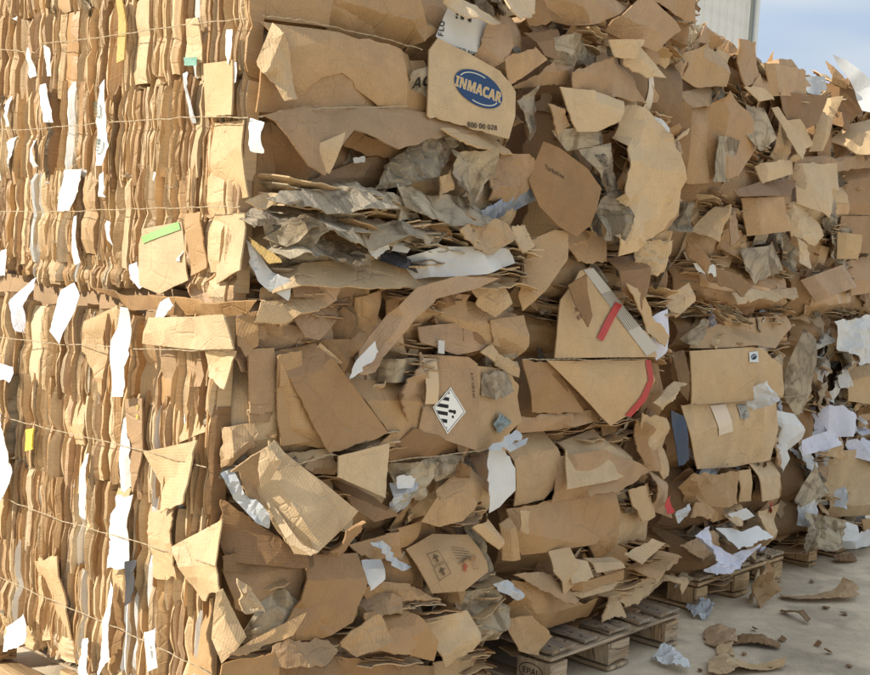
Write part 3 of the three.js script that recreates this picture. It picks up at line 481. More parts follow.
// sunlit long side of the corner stack
foldedEdges(U1, [1.215, 1.275, 1.49, 1.715, 1.94, 2.12], 301, -1.22);
foldedEdges(L1, [0.165, 0.205, 0.435, 0.675, 0.905, 1.125], 302, -1.22);
for (const [b, ys, sd] of [[U1, [1.275, 1.49, 1.715, 1.94], 311], [L1, [0.205, 0.435, 0.675, 0.905], 312]]) for (const y of ys) scraps(b, LEFT, 22, 0.02, 0.06, -0.02, 0.006, 35, ['m', 'm', 'd', 'l', 'g', 'w'], sd * 7 + Math.round(y * 100), [-1.15, -0.02, y - 0.025, y + 0.025]);

// ---- traced sheets: code, offset from the face, pitch up, turn left, crumple, outline in photo pixels
const tr = (b, rows, face = FRONT) => { const out = []; for (const [code, dz, pitch, yaw, cr, pts, opt] of rows) out.push(traced(b.B, face, face === FRONT ? b.base : b.lbase, code, dz, pitch, yaw, cr, pts, opt)); return out; };
tr(L1, [
  ['m', .03, 10, 0, .2, [285, 310, 330, 300, 346, 298, 335, 320, 312, 341, 298, 338]], ['m', .02, 0, 0, .2, [248, 312, 302, 313, 300, 337, 250, 340]],
  ['d', .03, -8, 5, .2, [334, 303, 354, 298, 360, 330, 346, 348, 335, 335]], ['m', .035, -8, -5, .2, [358, 298, 382, 288, 386, 326, 372, 337, 359, 326]], ['d', .03, -5, 0, .2, [384, 288, 422, 284, 410, 312, 388, 332]],
  ['m', .05, 0, 20, .3, [238, 318, 256, 311, 259, 346, 246, 357, 238, 346]],
  ['m', .04, 8, 0, .15, [395, 332, 420, 303, 470, 300, 522, 314, 520, 346, 480, 347, 440, 333]], ['m', .05, 14, 0, .15, [422, 326, 480, 320, 492, 348, 462, 354, 425, 342]], ['l', .08, 10, 15, .4, [463, 288, 500, 284, 509, 304, 496, 317, 480, 306]],
  ['m', .055, 0, 0, .2, [488, 320, 524, 315, 526, 346, 520, 362, 498, 350]], ['l', .075, 20, 10, .5, [480, 352, 490, 345, 521, 360, 523, 376, 505, 364]],
  ['m', .045, 0, 0, .05, [249, 350, 276, 348, 279, 395, 277, 404, 250, 404]], ['m', .04, -4, 0, .05, [250, 404, 277, 403, 277, 412, 250, 413]], ['m', .035, -4, 0, .05, [249, 413, 277, 412, 277, 422, 250, 423]],
  ['d', .035, -10, 0, .2, [250, 424, 300, 422, 304, 446, 258, 450]],
  ['m', .05, 0, 0, .05, [277, 356, 300, 350, 312, 441, 281, 446, 277, 420]], ['m', .06, 3, 3, .04, [279, 362, 334, 452, 312, 446, 286, 443, 278, 402]],
  ['m', .08, 5, 5, .04, [275, 353, 322, 343, 389, 433, 370, 441, 330, 453]], ['m', .062, 0, -3, .05, [350, 380, 423, 383, 418, 448, 375, 448, 390, 434]],
  ['g', .045, 0, 0, .3, [380, 358, 422, 358, 414, 382, 380, 382]], ['d', .05, 20, 0, .3, [305, 340, 350, 340, 345, 372, 322, 345]],
  ['m', .07, 4, 4, .06, [423, 354, 470, 357, 481, 364, 478, 451, 419, 431, 424, 400], { key: 'hazard', tuck: 0.25, label: 'box side with a striped hazard diamond' }],
  ['m', .06, 0, -6, .3, [478, 366, 511, 370, 521, 386, 523, 421, 500, 446, 477, 452], { key: 'small' }], ['g', .07, 10, 0, .5, [482, 372, 510, 374, 514, 392, 498, 400, 482, 396]],
  ['d', .065, -18, 0, .2, [418, 431, 478, 451, 462, 455, 395, 469, 388, 454]],
  ['l', .12, 16, 12, .08, [270, 440, 360, 511, 352, 521, 318, 554, 305, 553, 262, 490, 261, 470]], ['l', .135, 10, 35, .3, [261, 450, 275, 440, 286, 456, 276, 471, 262, 489, 258, 470]], ['c', .12, 0, 50, .2, [260, 488, 300, 543, 318, 553, 310, 557, 290, 546, 262, 498]],
  ['m', .10, -50, -20, .3, [358, 511, 352, 528, 320, 556, 318, 553]],
  ['c', .11, 8, 2, .05, [338, 456, 388, 443, 385, 498, 338, 477]], ['l', .06, 30, 0, .3, [290, 450, 330, 452, 339, 465, 310, 467]], ['m', .07, -10, 0, .4, [305, 468, 318, 458, 339, 461, 338, 476, 318, 476]],
  ['d', .06, 10, 0, .2, [338, 478, 386, 498, 396, 516, 372, 522, 352, 510]], ['f', .07, 0, 25, 1, [222, 475, 235, 470, 245, 494, 270, 515, 272, 531, 254, 520, 235, 500]],
  ['m', .045, 0, 25, .4, [224, 430, 256, 425, 258, 450, 235, 466, 224, 470]], ['m', .05, -12, 10, .3, [228, 470, 262, 445, 262, 490, 270, 515, 245, 494, 238, 470]], ['d', .04, 0, 10, .3, [222, 500, 250, 520, 300, 552, 300, 565, 225, 560]],
  ['g', .06, 0, 0, .9, [393, 464, 432, 458, 441, 465, 430, 480, 420, 501, 398, 501]], ['g', .07, 0, 0, .9, [430, 458, 467, 453, 462, 476, 438, 482]],
  ['m', .09, 14, 4, .06, [419, 522, 440, 490, 470, 462, 486, 480, 481, 500, 462, 521, 440, 527]], ['f', .075, 0, 10, 1, [395, 485, 420, 480, 418, 522, 400, 523, 394, 510]], ['w', .085, 20, 0, .4, [398, 477, 416, 478, 412, 488, 399, 488]],
  ['w', .12, 6, 6, .10, [490, 450, 505, 450, 514, 468, 513, 490, 501, 507, 488, 513, 486, 480], { label: 'white embossed paper' }], ['f', .125, 30, 0, .3, [489, 449, 516, 431, 521, 437, 501, 451]], ['f', .12, 30, 0, .3, [500, 449, 529, 437, 526, 444, 508, 453]],
  ['l', .10, 20, 0, .1, [475, 527, 490, 518, 506, 540, 503, 549]], ['m', .09, 0, 10, .1, [505, 526, 516, 519, 521, 560, 507, 562]],
  ['m', .09, 16, 6, .12, [414, 548, 440, 533, 475, 534, 496, 560, 499, 571, 470, 591, 440, 593, 430, 575], { key: 'pbox' }],
  ['m', .06, 10, 0, .3, [396, 530, 432, 520, 426, 546, 404, 549]], ['m', .06, 10, 0, .4, [352, 545, 385, 535, 406, 530, 411, 556, 380, 560, 364, 556]], ['f', .10, 10, 0, 1, [362, 542, 375, 540, 395, 558, 409, 567, 400, 571, 380, 560]], ['w', .10, 0, 10, .3, [368, 563, 388, 562, 386, 580, 370, 591, 365, 575]],
  ['m', .10, 3, 3, .10, [314, 557, 366, 555, 367, 582, 350, 621, 320, 641, 280, 643, 300, 610, 308, 580]],
  ['m', .06, 0, 8, .12, [226, 571, 314, 562, 304, 592, 300, 621, 270, 626, 240, 611]], ['d', .055, 20, 8, .3, [222, 556, 260, 548, 314, 553, 314, 566, 250, 573, 224, 571]], ['l', .075, 0, 0, .9, [236, 578, 250, 590, 254, 608, 240, 612, 236, 596]],
  ['l', .09, 4, 30, .15, [216, 592, 223, 589, 246, 636, 220, 661, 212, 640]], ['m', .10, 35, 10, .2, [218, 662, 250, 641, 296, 620, 285, 641, 240, 657]], ['m', .07, 0, 10, .12, [222, 665, 277, 650, 277, 700, 215, 700]],
  ['m', .12, 25, 5, .5, [275, 645, 330, 638, 342, 650, 325, 666, 276, 663]], ['m', .10, 10, 5, .8, [333, 641, 362, 612, 372, 638, 350, 656]], ['m', .10, 20, 0, .6, [362, 602, 385, 590, 410, 598, 428, 594, 420, 612, 388, 616]],
  ['m', .11, 12, -5, .3, [368, 613, 405, 608, 431, 640, 432, 661, 410, 656, 373, 651]], ['l', .13, 14, 8, .3, [428, 620, 470, 610, 481, 634, 476, 650, 455, 669, 444, 650]], ['g', .08, 0, 0, .9, [468, 600, 496, 588, 513, 610, 505, 637, 478, 642]],
  ['m', .08, 30, 0, .5, [358, 591, 380, 581, 420, 584, 442, 600, 400, 602]], ['m', .07, 0, 0, .4, [276, 664, 340, 658, 400, 662, 442, 668, 444, 710, 276, 710]], ['f', .09, 20, 0, .8, [494, 584, 505, 580, 521, 596, 515, 601, 500, 591]], ['l', .07, 0, 0, .4, [440, 665, 470, 655, 492, 662, 495, 690, 442, 700]],
  ['m', .10, 14, 18, .25, [352, 376, 360, 350, 385, 315, 410, 290, 450, 279, 492, 281, 470, 291, 430, 301, 405, 330, 382, 356, 372, 373, 358, 377]], ['w', .125, 0, 20, .1, [350, 379, 358, 360, 376, 341, 379, 352, 363, 371]],
  ['l', .07, 45, 0, .3, [262, 300, 300, 296, 340, 290, 320, 310, 290, 316, 262, 312]],
]);
tr(U1, [
  ['m', .06, 0, 4, .18, [246, -60, 442, -60, 449, 20, 424, 48, 345, 28, 262, 15], { dome: .05 }],
  ['m', .05, 0, 0, .15, [256, 60, 312, 60, 370, 60, 428, 60, 426, 112, 256, 112]],
  ['m', .085, 0, 4, .14, [270, 20, 350, 31, 428, 52, 427, 111, 385, 109, 362, 88, 360, 80, 348, 72, 326, 77, 312, 88, 311, 98, 302, 96, 288, 52], { dome: .06 }],
  ['l', .095, 8, 25, .4, [273, 22, 288, 45, 300, 97, 286, 100, 276, 82, 262, 74, 258, 60], {}],
  ['m', .10, 16, 2, .14, [260, 117, 300, 108, 390, 107, 470, 119, 486, 132, 440, 137, 410, 147, 395, 151, 352, 131, 345, 141, 329, 174, 310, 165, 285, 138, 272, 123], { dome: .04 }],
  ['l', .115, 0, 10, .1, [305, 149, 346, 132, 330, 174, 317, 168]],
  ['d', .025, 0, 18, .1, [256, 124, 276, 121, 277, 197, 253, 198]], ['d', .03, 0, 4, .12, [274, 122, 302, 150, 314, 172, 300, 195, 274, 197]], ['m', .03, 10, 0, .2, [298, 192, 332, 171, 366, 158, 402, 150, 386, 192]], ['w', .05, 0, 0, 0, [353, 158, 365, 156, 365, 162, 354, 163]], ['d', .045, -25, 0, .2, [345, 145, 358, 132, 405, 150, 396, 160, 366, 156]],
  ['G', .08, 10, 4, 1, [370, 191, 385, 167, 420, 137, 442, 127, 456, 140, 449, 160, 430, 179, 400, 187]], ['l', .11, 38, 0, .25, [438, 131, 470, 124, 500, 128, 527, 151, 490, 151, 460, 143]],
  ['g', .09, 4, 6, .8, [447, 150, 481, 151, 489, 175, 476, 200, 462, 211, 450, 186]], ['m', .08, 0, -4, .6, [499, 154, 516, 154, 526, 180, 512, 201, 489, 201, 487, 175]], ['F', .11, 20, 4, .9, [480, 211, 495, 204, 515, 190, 540, 187, 546, 195, 525, 206, 510, 223, 489, 221]], ['l', .085, 10, 0, .7, [428, 180, 446, 171, 451, 190, 430, 201]],
  ['g', .08, 30, 14, .7, [243, 214, 262, 196, 300, 192, 330, 198, 318, 212, 280, 222, 256, 226]], ['g', .11, 46, 4, .6, [262, 204, 340, 187, 392, 200, 424, 212, 400, 220, 330, 214, 284, 214]], ['g', .12, 50, 0, .5, [278, 214, 340, 206, 420, 222, 470, 226, 440, 236, 380, 232, 300, 226]], ['G', .09, 10, 4, .8, [262, 222, 300, 222, 312, 236, 302, 250, 276, 246]],
  ['g', .13, 40, 6, .7, [276, 232, 310, 226, 352, 228, 378, 238, 366, 258, 330, 250, 296, 252]], ['G', .09, -24, 4, .6, [281, 246, 320, 250, 366, 252, 366, 262, 330, 266, 281, 266]], ['g', .10, 36, 0, .6, [388, 192, 430, 198, 470, 204, 492, 222, 470, 232, 425, 226, 400, 212]], ['g', .14, 44, 2, .5, [330, 236, 380, 230, 432, 238, 428, 247, 380, 247, 340, 246]], ['l', .11, 40, 8, .5, [246, 200, 272, 190, 296, 194, 268, 206]],
  ['m', .12, 14, 0, .6, [438, 236, 470, 221, 496, 224, 507, 240, 485, 257, 460, 248]], ['m', .105, 20, 0, .7, [418, 206, 446, 204, 462, 230, 450, 239, 430, 226]],
  ['w', .125, 14, 0, .45, [411, 256, 440, 247, 506, 249, 512, 264, 480, 276, 424, 276]], ['w', .10, 0, 4, .3, [364, 244, 385, 239, 393, 250, 375, 259, 367, 256]], ['w', .10, 10, 0, .3, [398, 240, 413, 242, 408, 253, 394, 250]], ['k', .11, 10, 0, .6, [378, 259, 400, 250, 418, 262, 421, 273, 395, 268]],
  ['l', .10, 42, 0, .2, [283, 263, 360, 257, 440, 270, 522, 277, 500, 286, 420, 287, 340, 286, 283, 281]], ['m', .08, 20, 0, .2, [290, 270, 380, 268, 420, 284, 340, 296, 296, 296]],
  ['w', .07, 0, 30, .35, [246, 239, 254, 245, 270, 269, 291, 282, 288, 301, 272, 292, 257, 281, 249, 262]], ['y', .085, 20, 30, .3, [249, 236, 276, 254, 282, 262, 270, 263, 252, 244]], ['m', .06, 0, 5, .2, [288, 284, 336, 283, 331, 300, 315, 311, 292, 313, 284, 300]],
  ['g', .07, 0, 0, .3, [408, 71, 433, 65, 431, 113, 406, 111], { key: 'ac' }], ['w', .075, 4, 0, .08, [437, 36, 450, 4, 475, 13, 489, 21, 479, 51, 470, 57, 444, 44], { label: 'white printed sheet' }],
  ['c', .12, 30, 0, .3, [446, -8, 490, 14, 501, 23, 488, 26, 467, 18, 454, 2]], ['c', .13, 20, 0, .35, [494, -20, 536, -20, 533, 15, 516, 23, 505, 12]], ['m', .09, 4, 6, .15, [487, 24, 512, 25, 516, 45, 509, 58, 495, 69, 477, 56]],
  ['l', .105, 4, 4, .05, [429, 50, 438, 38, 470, 54, 500, 71, 516, 92, 515, 116, 508, 139, 485, 133, 427, 116], { label: 'tan sheet printed with a blue oval logo' }],
]);
tr(U2, [
  ['d', .04, 0, 0, .2, [518, -30, 562, -30, 556, 21, 530, 26]], ['m', .10, -8, 6, .1, [553, 0, 590, -30, 640, 8, 602, 23, 580, 26, 560, 20]], ['m', .11, -6, 6, .2, [616, 20, 645, -6, 684, 30, 662, 52, 640, 43, 615, 31]], ['m', .09, 0, 0, .2, [620, -30, 690, -30, 690, 25, 645, -2]],
  ['m', .08, 4, 6, .2, [504, 60, 535, 47, 546, 60, 520, 79, 509, 86]], ['d', .06, 0, 0, .2, [528, 32, 562, 28, 557, 60, 538, 56]], ['m', .08, 8, 6, .15, [518, 87, 560, 59, 582, 54, 576, 81, 545, 84]],
  ['g', .10, 10, 0, .6, [561, 36, 590, 31, 611, 45, 613, 61, 590, 61, 575, 76, 564, 55]], ['m', .105, 14, 0, .2, [573, 72, 600, 62, 615, 57, 642, 80, 652, 95, 646, 104, 610, 93, 580, 87]], ['c', .14, 18, 10, .3, [624, 41, 635, 45, 666, 78, 650, 76, 630, 61]], ['c', .12, 10, 0, .5, [608, 40, 631, 44, 626, 61, 611, 56]],
  ['c', .12, 8, 10, .12, [559, 87, 600, 91, 629, 100, 621, 121, 600, 131, 580, 131, 568, 110]], ['g', .10, -14, 4, .3, [553, 131, 580, 128, 602, 132, 602, 143, 570, 152]],
  ['d', .12, 4, 10, .06, [545, 141, 560, 147, 590, 169, 603, 188, 591, 226, 578, 237, 560, 226, 540, 206, 529, 180], { key: 'dk' }], ['g', .09, 0, 0, .4, [578, 150, 602, 143, 617, 190, 611, 202, 602, 186], { key: 'frag' }], ['G', .09, 0, 0, .8, [598, 196, 617, 189, 622, 242, 588, 240]],
  ['c', .15, 3, 14, .5, [630, 103, 650, 107, 669, 125, 674, 158, 681, 190, 679, 216, 655, 239, 642, 251, 625, 256, 616, 230, 620, 205, 621, 147, 618, 137], { label: 'tall pale creased box', tuck: 0.35 }], ['m', .16, -10, 4, .1, [660, 193, 681, 192, 679, 216, 655, 239, 645, 226, 650, 208]], ['w', .14, 0, -10, .6, [665, 116, 674, 124, 675, 148, 670, 150]],
  ['g', .08, 0, 8, .8, [518, 101, 541, 84, 546, 110, 530, 142]], ['m', .08, 0, 0, .5, [538, 104, 560, 109, 567, 126, 545, 137]], ['m', .11, 4, 22, .25, [535, 239, 560, 229, 574, 232, 571, 260, 545, 291, 525, 311, 519, 296]], ['m', .08, 0, 0, .3, [565, 232, 590, 226, 612, 240, 610, 262, 580, 262]],
  ['l', .12, 14, 0, .9, [640, 242, 668, 246, 676, 262, 660, 276, 642, 268]], ['d', .12, 10, 8, .1, [612, 257, 640, 254, 656, 280, 651, 305, 648, 316, 619, 290]],
  ['l', .13, 20, 0, .6, [512, 228, 528, 226, 534, 246, 522, 254]],
]);
const boxRed = tr(L2, [
  ['l', .11, 6, 6, .10, [559, 300, 579, 271, 591, 267, 652, 340, 656, 357, 554, 358], { tuck: 0 }], ['l', .12, -4, 4, .08, [550, 361, 652, 361, 657, 380, 640, 411, 615, 427, 600, 416], { dome: .02, tuck: 0 }],
])
tr(L2, [
  ['d', .135, 0, 20, .1, [566, 285, 583, 274, 589, 315, 585, 327]], ['l', .125, 8, -10, .2, [617, 284, 630, 289, 662, 336, 659, 347, 645, 331]], ['b', .12, 0, 0, .15, [654, 318, 681, 307, 679, 340, 660, 361]],
  ['m', .07, 0, 4, .1, [521, 360, 549, 361, 582, 411, 560, 413, 534, 413]], ['d', .075, -6, 0, .1, [553, 374, 576, 384, 607, 416, 590, 422]], ['m', .09, 10, 0, .3, [530, 416, 580, 411, 602, 409, 607, 420, 570, 429, 528, 433]],
  ['m', .065, 2, 0, .12, [513, 441, 560, 432, 563, 476, 550, 501, 518, 507], { dome: .02 }], ['l', .08, 30, 0, .2, [563, 440, 605, 424, 642, 450, 641, 470, 615, 481, 564, 491]], ['m', .095, 14, 4, .14, [561, 456, 600, 450, 650, 470, 620, 491, 580, 498, 558, 502]],
  ['m', .10, 2, 2, .12, [514, 511, 560, 502, 633, 489, 637, 520, 600, 546, 530, 557, 519, 540], { dome: .02 }], ['l', .115, 0, 20, .2, [519, 511, 533, 511, 531, 536, 521, 531]], ['l', .10, 10, -10, .2, [636, 490, 661, 479, 667, 515, 650, 522, 640, 506]],
  ['m', .10, 10, 0, .2, [513, 580, 560, 588, 585, 604, 600, 598, 607, 615, 560, 633, 528, 637, 518, 610]], ['m', .12, 25, 0, .3, [508, 576, 546, 571, 577, 600, 570, 606, 540, 591]], ['l', .09, 0, 0, .5, [598, 600, 618, 596, 622, 615, 600, 622]],
  ['l', .13, 40, 14, .05, [549, 551, 570, 547, 584, 576, 570, 591, 554, 570]], ['l', .145, 34, 6, .04, [566, 557, 588, 561, 595, 577, 573, 584]], ['l', .145, 34, 0, .04, [589, 555, 618, 554, 625, 568, 597, 573]], ['m', .14, -8, 0, .05, [573, 585, 624, 570, 624, 579, 578, 593]], ['l', .14, 30, 0, .1, [572, 592, 622, 581, 612, 590, 585, 597]],
  ['l', .11, 40, 10, .3, [622, 556, 650, 541, 662, 546, 640, 566]], ['m', .10, 46, 10, .3, [622, 572, 655, 550, 680, 560, 650, 586]], ['l', .11, 52, 10, .3, [620, 590, 660, 566, 697, 574, 690, 586, 664, 580, 640, 601]], ['l', .10, 10, 10, .3, [612, 596, 640, 580, 664, 574, 642, 600, 625, 607]],
  ['m', .12, 0, 20, .2, [505, 621, 530, 614, 551, 635, 540, 656, 519, 651]], ['l', .12, 0, -14, .4, [655, 414, 668, 420, 681, 460, 673, 481, 660, 450]], ['m', .10, 0, 0, .4, [638, 420, 656, 430, 656, 470, 643, 470]], ['n', .05, 0, 0, .06, [670, 410, 684, 416, 687, 460, 677, 466], { tuck: 0 }], ['m', .09, 0, 0, .4, [655, 470, 676, 484, 680, 520, 660, 512]], ['l', .12, 14, 0, .5, [656, 402, 682, 380, 688, 384, 664, 410]], ['r', .10, 0, 0, .6, [666, 500, 671, 496, 672, 512, 667, 514]], ['f', .11, 0, 0, .5, [678, 515, 688, 503, 686, 516, 680, 524]],
]);
tr(U3, [
  ['m', .04, 20, 10, .2, [694, 42, 711, 18, 738, 35, 722, 46, 696, 57]], ['m', .08, -4, 6, .12, [675, 58, 715, 42, 741, 60, 736, 87, 700, 87, 682, 76]], ['m', .06, 8, 0, .4, [733, 40, 757, 44, 762, 80, 740, 88]],
  ['m', .07, 24, 0, .3, [678, 91, 712, 84, 719, 105, 688, 107]], ['m', .085, 2, 4, .06, [689, 107, 720, 105, 721, 181, 700, 184, 685, 181]], ['m', .09, 2, -6, .08, [720, 106, 728, 91, 746, 115, 762, 140, 746, 161, 735, 177, 720, 181]], ['g', .102, 2, -4, .1, [720, 135, 741, 140, 729, 182, 715, 182]], ['d', .07, 0, 26, .15, [675, 100, 690, 107, 687, 182, 674, 187]],
  ['m', .07, 14, 0, .2, [745, 96, 762, 70, 776, 59, 792, 60, 812, 86, 776, 91]], ['m', .085, 6, 0, .15, [768, 62, 806, 71, 806, 96, 774, 96]], ['c', .12, 20, 10, .15, [744, 87, 770, 88, 779, 98, 760, 101]], ['g', .10, 4, 6, .2, [747, 104, 765, 110, 777, 140, 760, 151, 747, 136]],
  ['c', .12, 10, 30, .05, [771, 108, 778, 107, 806, 150, 802, 160]], ['l', .11, 10, 10, .1, [784, 120, 800, 119, 816, 145, 800, 151]], ['d', .07, -6, 0, .2, [774, 92, 822, 95, 812, 122, 795, 132, 779, 110]],
  ['c', .11, 30, 10, .15, [761, 162, 792, 161, 796, 172, 770, 179]], ['d', .10, 34, 0, .2, [733, 191, 770, 178, 798, 180, 790, 196, 740, 196]], ['m', .09, 4, 10, .12, [744, 198, 781, 197, 791, 231, 750, 236]],
  ['l', .09, 10, 10, .4, [700, 230, 722, 205, 736, 208, 724, 246]], ['m', .09, 0, 20, .3, [728, 208, 742, 206, 742, 240, 728, 246]], ['d', .09, 20, 10, .5, [674, 246, 690, 254, 731, 279, 741, 290, 735, 300, 710, 281, 680, 261]], ['l', .10, 40, 0, .4, [734, 291, 800, 284, 802, 295, 740, 301]], ['g', .08, 0, 0, .6, [742, 250, 778, 242, 786, 270, 752, 284]], ['w', .10, 4, 0, .3, [694, 262, 712, 266, 714, 276, 700, 272]],
  ['l', .10, 24, 8, .7, [663, 300, 690, 282, 698, 300, 680, 316]],
]);
tr(U4, [
  ['l', .12, 6, 30, .06, [825, 98, 843, 96, 823, 151, 812, 151]], ['c', .13, 10, 24, .22, [792, 162, 841, 162, 843, 195, 837, 216, 800, 203, 797, 180]],
  ['c', .11, 14, 20, .7, [784, 206, 800, 199, 823, 224, 826, 235, 815, 246, 794, 236]], ['c', .11, 0, 20, .7, [793, 238, 812, 254, 806, 269, 798, 264]], ['m', .08, 4, 14, .12, [844, 165, 885, 158, 885, 214, 839, 216]], ['m', .07, 0, 10, .2, [839, 216, 885, 216, 885, 254, 833, 252]], ['l', .10, 0, 20, .06, [841, 232, 863, 235, 861, 259, 841, 259]],
  ['w', .14, 12, 34, .10, [828, 57, 845, 61, 870, 79, 888, 98, 888, 118, 862, 111, 855, 90], { curl: .8 }], ['m', .10, 0, 30, .1, [829, 60, 846, 76, 852, 88, 835, 82]], ['l', .12, 24, 26, .15, [837, 136, 855, 119, 888, 114, 888, 157, 860, 153]], ['d', .07, 0, 20, .2, [834, 82, 856, 85, 863, 111, 845, 131, 834, 121]], ['m', .10, 44, 10, .15, [799, 156, 888, 150, 888, 162, 799, 164]],
  ['f', .08, 4, 14, .3, [808, 76, 826, 76, 832, 88, 816, 96, 808, 92]], ['m', .08, 14, 10, .2, [845, 262, 888, 250, 888, 290, 850, 296]], ['m', .10, 20, 20, .2, [806, 278, 850, 262, 864, 284, 822, 300]],
]);
const L3s = tr(L3, [
  ['m', .075, 26, 4, .25, [694, 346, 705, 325, 750, 317, 790, 311, 797, 325, 781, 346], {}], ['l', .10, 3, 4, .12, [689, 351, 750, 347, 762, 348, 781, 365, 783, 395, 750, 401, 691, 404], { dome: .03, tuck: 0 }], ['l', .105, -3, 4, .12, [690, 407, 781, 399, 784, 430, 776, 461, 740, 469, 705, 471, 695, 440], { dome: .03, tuck: 0 }],
]);
tr(L3, [
  ['d', .07, 0, 34, .2, [676, 352, 690, 352, 692, 402, 680, 390]], ['m', .085, 0, 6, .5, [693, 475, 740, 470, 742, 502, 700, 507, 689, 490]], ['l', .10, 0, 10, .08, [736, 471, 756, 468, 758, 501, 738, 502]], ['l', .10, 0, -4, .08, [757, 465, 779, 462, 778, 497, 759, 501]], ['m', .10, 14, 0, .6, [703, 502, 741, 490, 747, 511, 720, 522, 699, 517]], ['l', .12, 10, 0, .8, [727, 515, 740, 509, 743, 522, 730, 526]],
  ['w', .15, 36, 6, .12, [719, 526, 735, 528, 745, 530, 760, 524, 777, 535, 740, 549]], ['b', .13, 14, 6, 1, [671, 541, 690, 527, 698, 545, 711, 560, 700, 569, 680, 561]], ['b', .14, 24, 0, 1, [699, 571, 730, 555, 746, 549, 736, 571, 710, 577]], ['m', .12, 14, 0, .7, [689, 546, 715, 530, 727, 550, 710, 561]], ['r', .12, 0, 0, .6, [770, 506, 777, 502, 775, 511, 771, 514]], ['l', .11, 6, 0, .5, [754, 511, 775, 504, 782, 540, 765, 547]], ['m', .13, 0, 10, .7, [739, 571, 760, 559, 772, 585, 750, 607]], ['l', .13, 0, 14, .6, [757, 586, 770, 572, 762, 600, 746, 612]], ['w', .12, 10, 0, .4, [728, 514, 742, 508, 750, 516, 734, 524]],
  ['g', .08, 10, 0, .6, [690, 338, 704, 318, 712, 322, 700, 346]],
]);
tr(L4, [
  ['g', .08, 0, 16, .25, [789, 376, 805, 329, 816, 340, 816, 391, 800, 421, 787, 400]], ['w', .09, 14, 14, .9, [814, 326, 870, 314, 888, 322, 886, 360, 850, 367, 824, 351]], ['l', .10, 10, 14, .12, [844, 371, 888, 360, 888, 406, 849, 401]],
  ['b', .12, 14, 20, .3, [824, 405, 850, 404, 867, 415, 861, 436, 829, 436]], ['b', .12, 20, 14, .6, [799, 441, 830, 430, 842, 445, 800, 457]], ['b', .13, 10, 14, .5, [854, 440, 888, 438, 888, 470, 860, 456]], ['w', .10, 0, 14, .3, [777, 410, 801, 415, 807, 440, 790, 451, 780, 472, 774, 440]],
  ['l', .09, 4, 14, .06, [819, 451, 888, 449, 888, 516, 834, 519]], ['g', .10, 4, 20, .3, [794, 501, 815, 460, 832, 491, 800, 507]], ['g', .10, 0, 10, .9, [799, 511, 841, 519, 839, 546, 799, 552]], ['w', .12, 14, 10, .3, [840, 520, 861, 525, 858, 541, 841, 541]], ['r', .12, 0, 0, .5, [822, 546, 838, 540, 836, 548, 826, 552]], ['w', .11, 0, 10, .4, [846, 536, 870, 530, 884, 544, 850, 550]], ['m', .10, 0, 0, .4, [866, 520, 890, 516, 890, 546, 870, 548]],
]);
// sunlit side sheets
const LU = tr(U1, [
  ['l', .055, 2, -6, .06, [138, 245, 142, 229, 178, 221, 183, 270, 186, 280, 160, 294, 139, 286], { label: 'pale board with green tape' }],
  ['w', .06, 0, 6, .08, [97, 166, 96, 122, 104, 88, 111, 80, 111, 110, 108, 150, 105, 166], { label: 'white printed strip' }], ['w', .055, 0, 0, .08, [98, 174, 106, 172, 105, 197, 99, 197]],
  ['w', .055, 0, 0, .1, [28, 48, 32, 48, 33, 75, 27, 78]], ['w', .055, 0, 0, .1, [43, 45, 50, 48, 52, 76, 45, 76]], ['w', .055, 0, 0, .08, [39, 85, 51, 85, 50, 122, 41, 122]], ['w', .05, 0, 0, .1, [2, 100, 8, 95, 7, 126, 2, 126]], ['w', .05, 0, 0, .1, [4, 140, 10, 135, 9, 168, 4, 168]], ['w', .05, 0, 0, .1, [25, 140, 30, 139, 34, 166, 29, 168]],
  ['w', .06, 0, 0, .1, [57, 211, 62, 170, 78, 168, 77, 191, 70, 211]], ['w', .055, 0, 0, .1, [227, 30, 237, 30, 236, 50, 230, 66, 225, 55]], ['w', .055, 0, 0, .1, [232, 64, 237, 62, 236, 82, 233, 84]], ['w', .06, 0, 0, .1, [243, 117, 259, 121, 259, 152, 245, 150]],
  ['w', .055, 0, 0, .2, [70, 215, 74, 215, 77, 262, 70, 265]], ['w', .055, 0, 0, .1, [100, 220, 105, 222, 111, 246, 106, 241]], ['b', .06, 0, 0, .3, [129, 265, 138, 262, 144, 285, 138, 289, 130, 280]], ['l', .05, 0, 8, .1, [205, 64, 233, 60, 233, 115, 206, 118]], ['l', .05, 0, -8, .1, [188, 20, 200, 18, 202, 62, 186, 66]], ['f', .05, 0, 0, .3, [184, 74, 190, 72, 191, 120, 183, 121]], ['e', .055, 0, 0, .1, [186, 58, 198, 57, 197, 66, 187, 66], { name: 'plastic_scrap', mat: mat(lin(0.16, 0.32, 0.24), { roughness: 0.5 }) }], ['w', .05, 0, 0, .1, [1, 250, 6, 249, 6, 276, 1, 276]],
  ['l', .05, 0, 4, .15, [208, 122, 238, 119, 240, 196, 212, 200]], ['m', .045, 0, -4, .12, [188, 214, 204, 212, 206, 268, 190, 276]], ['l', .05, 0, 6, .12, [210, 214, 240, 212, 240, 270, 214, 284]], ['y', .05, 0, 0, .1, [118, 0, 125, -2, 128, 60, 121, 64]],
], LEFT);
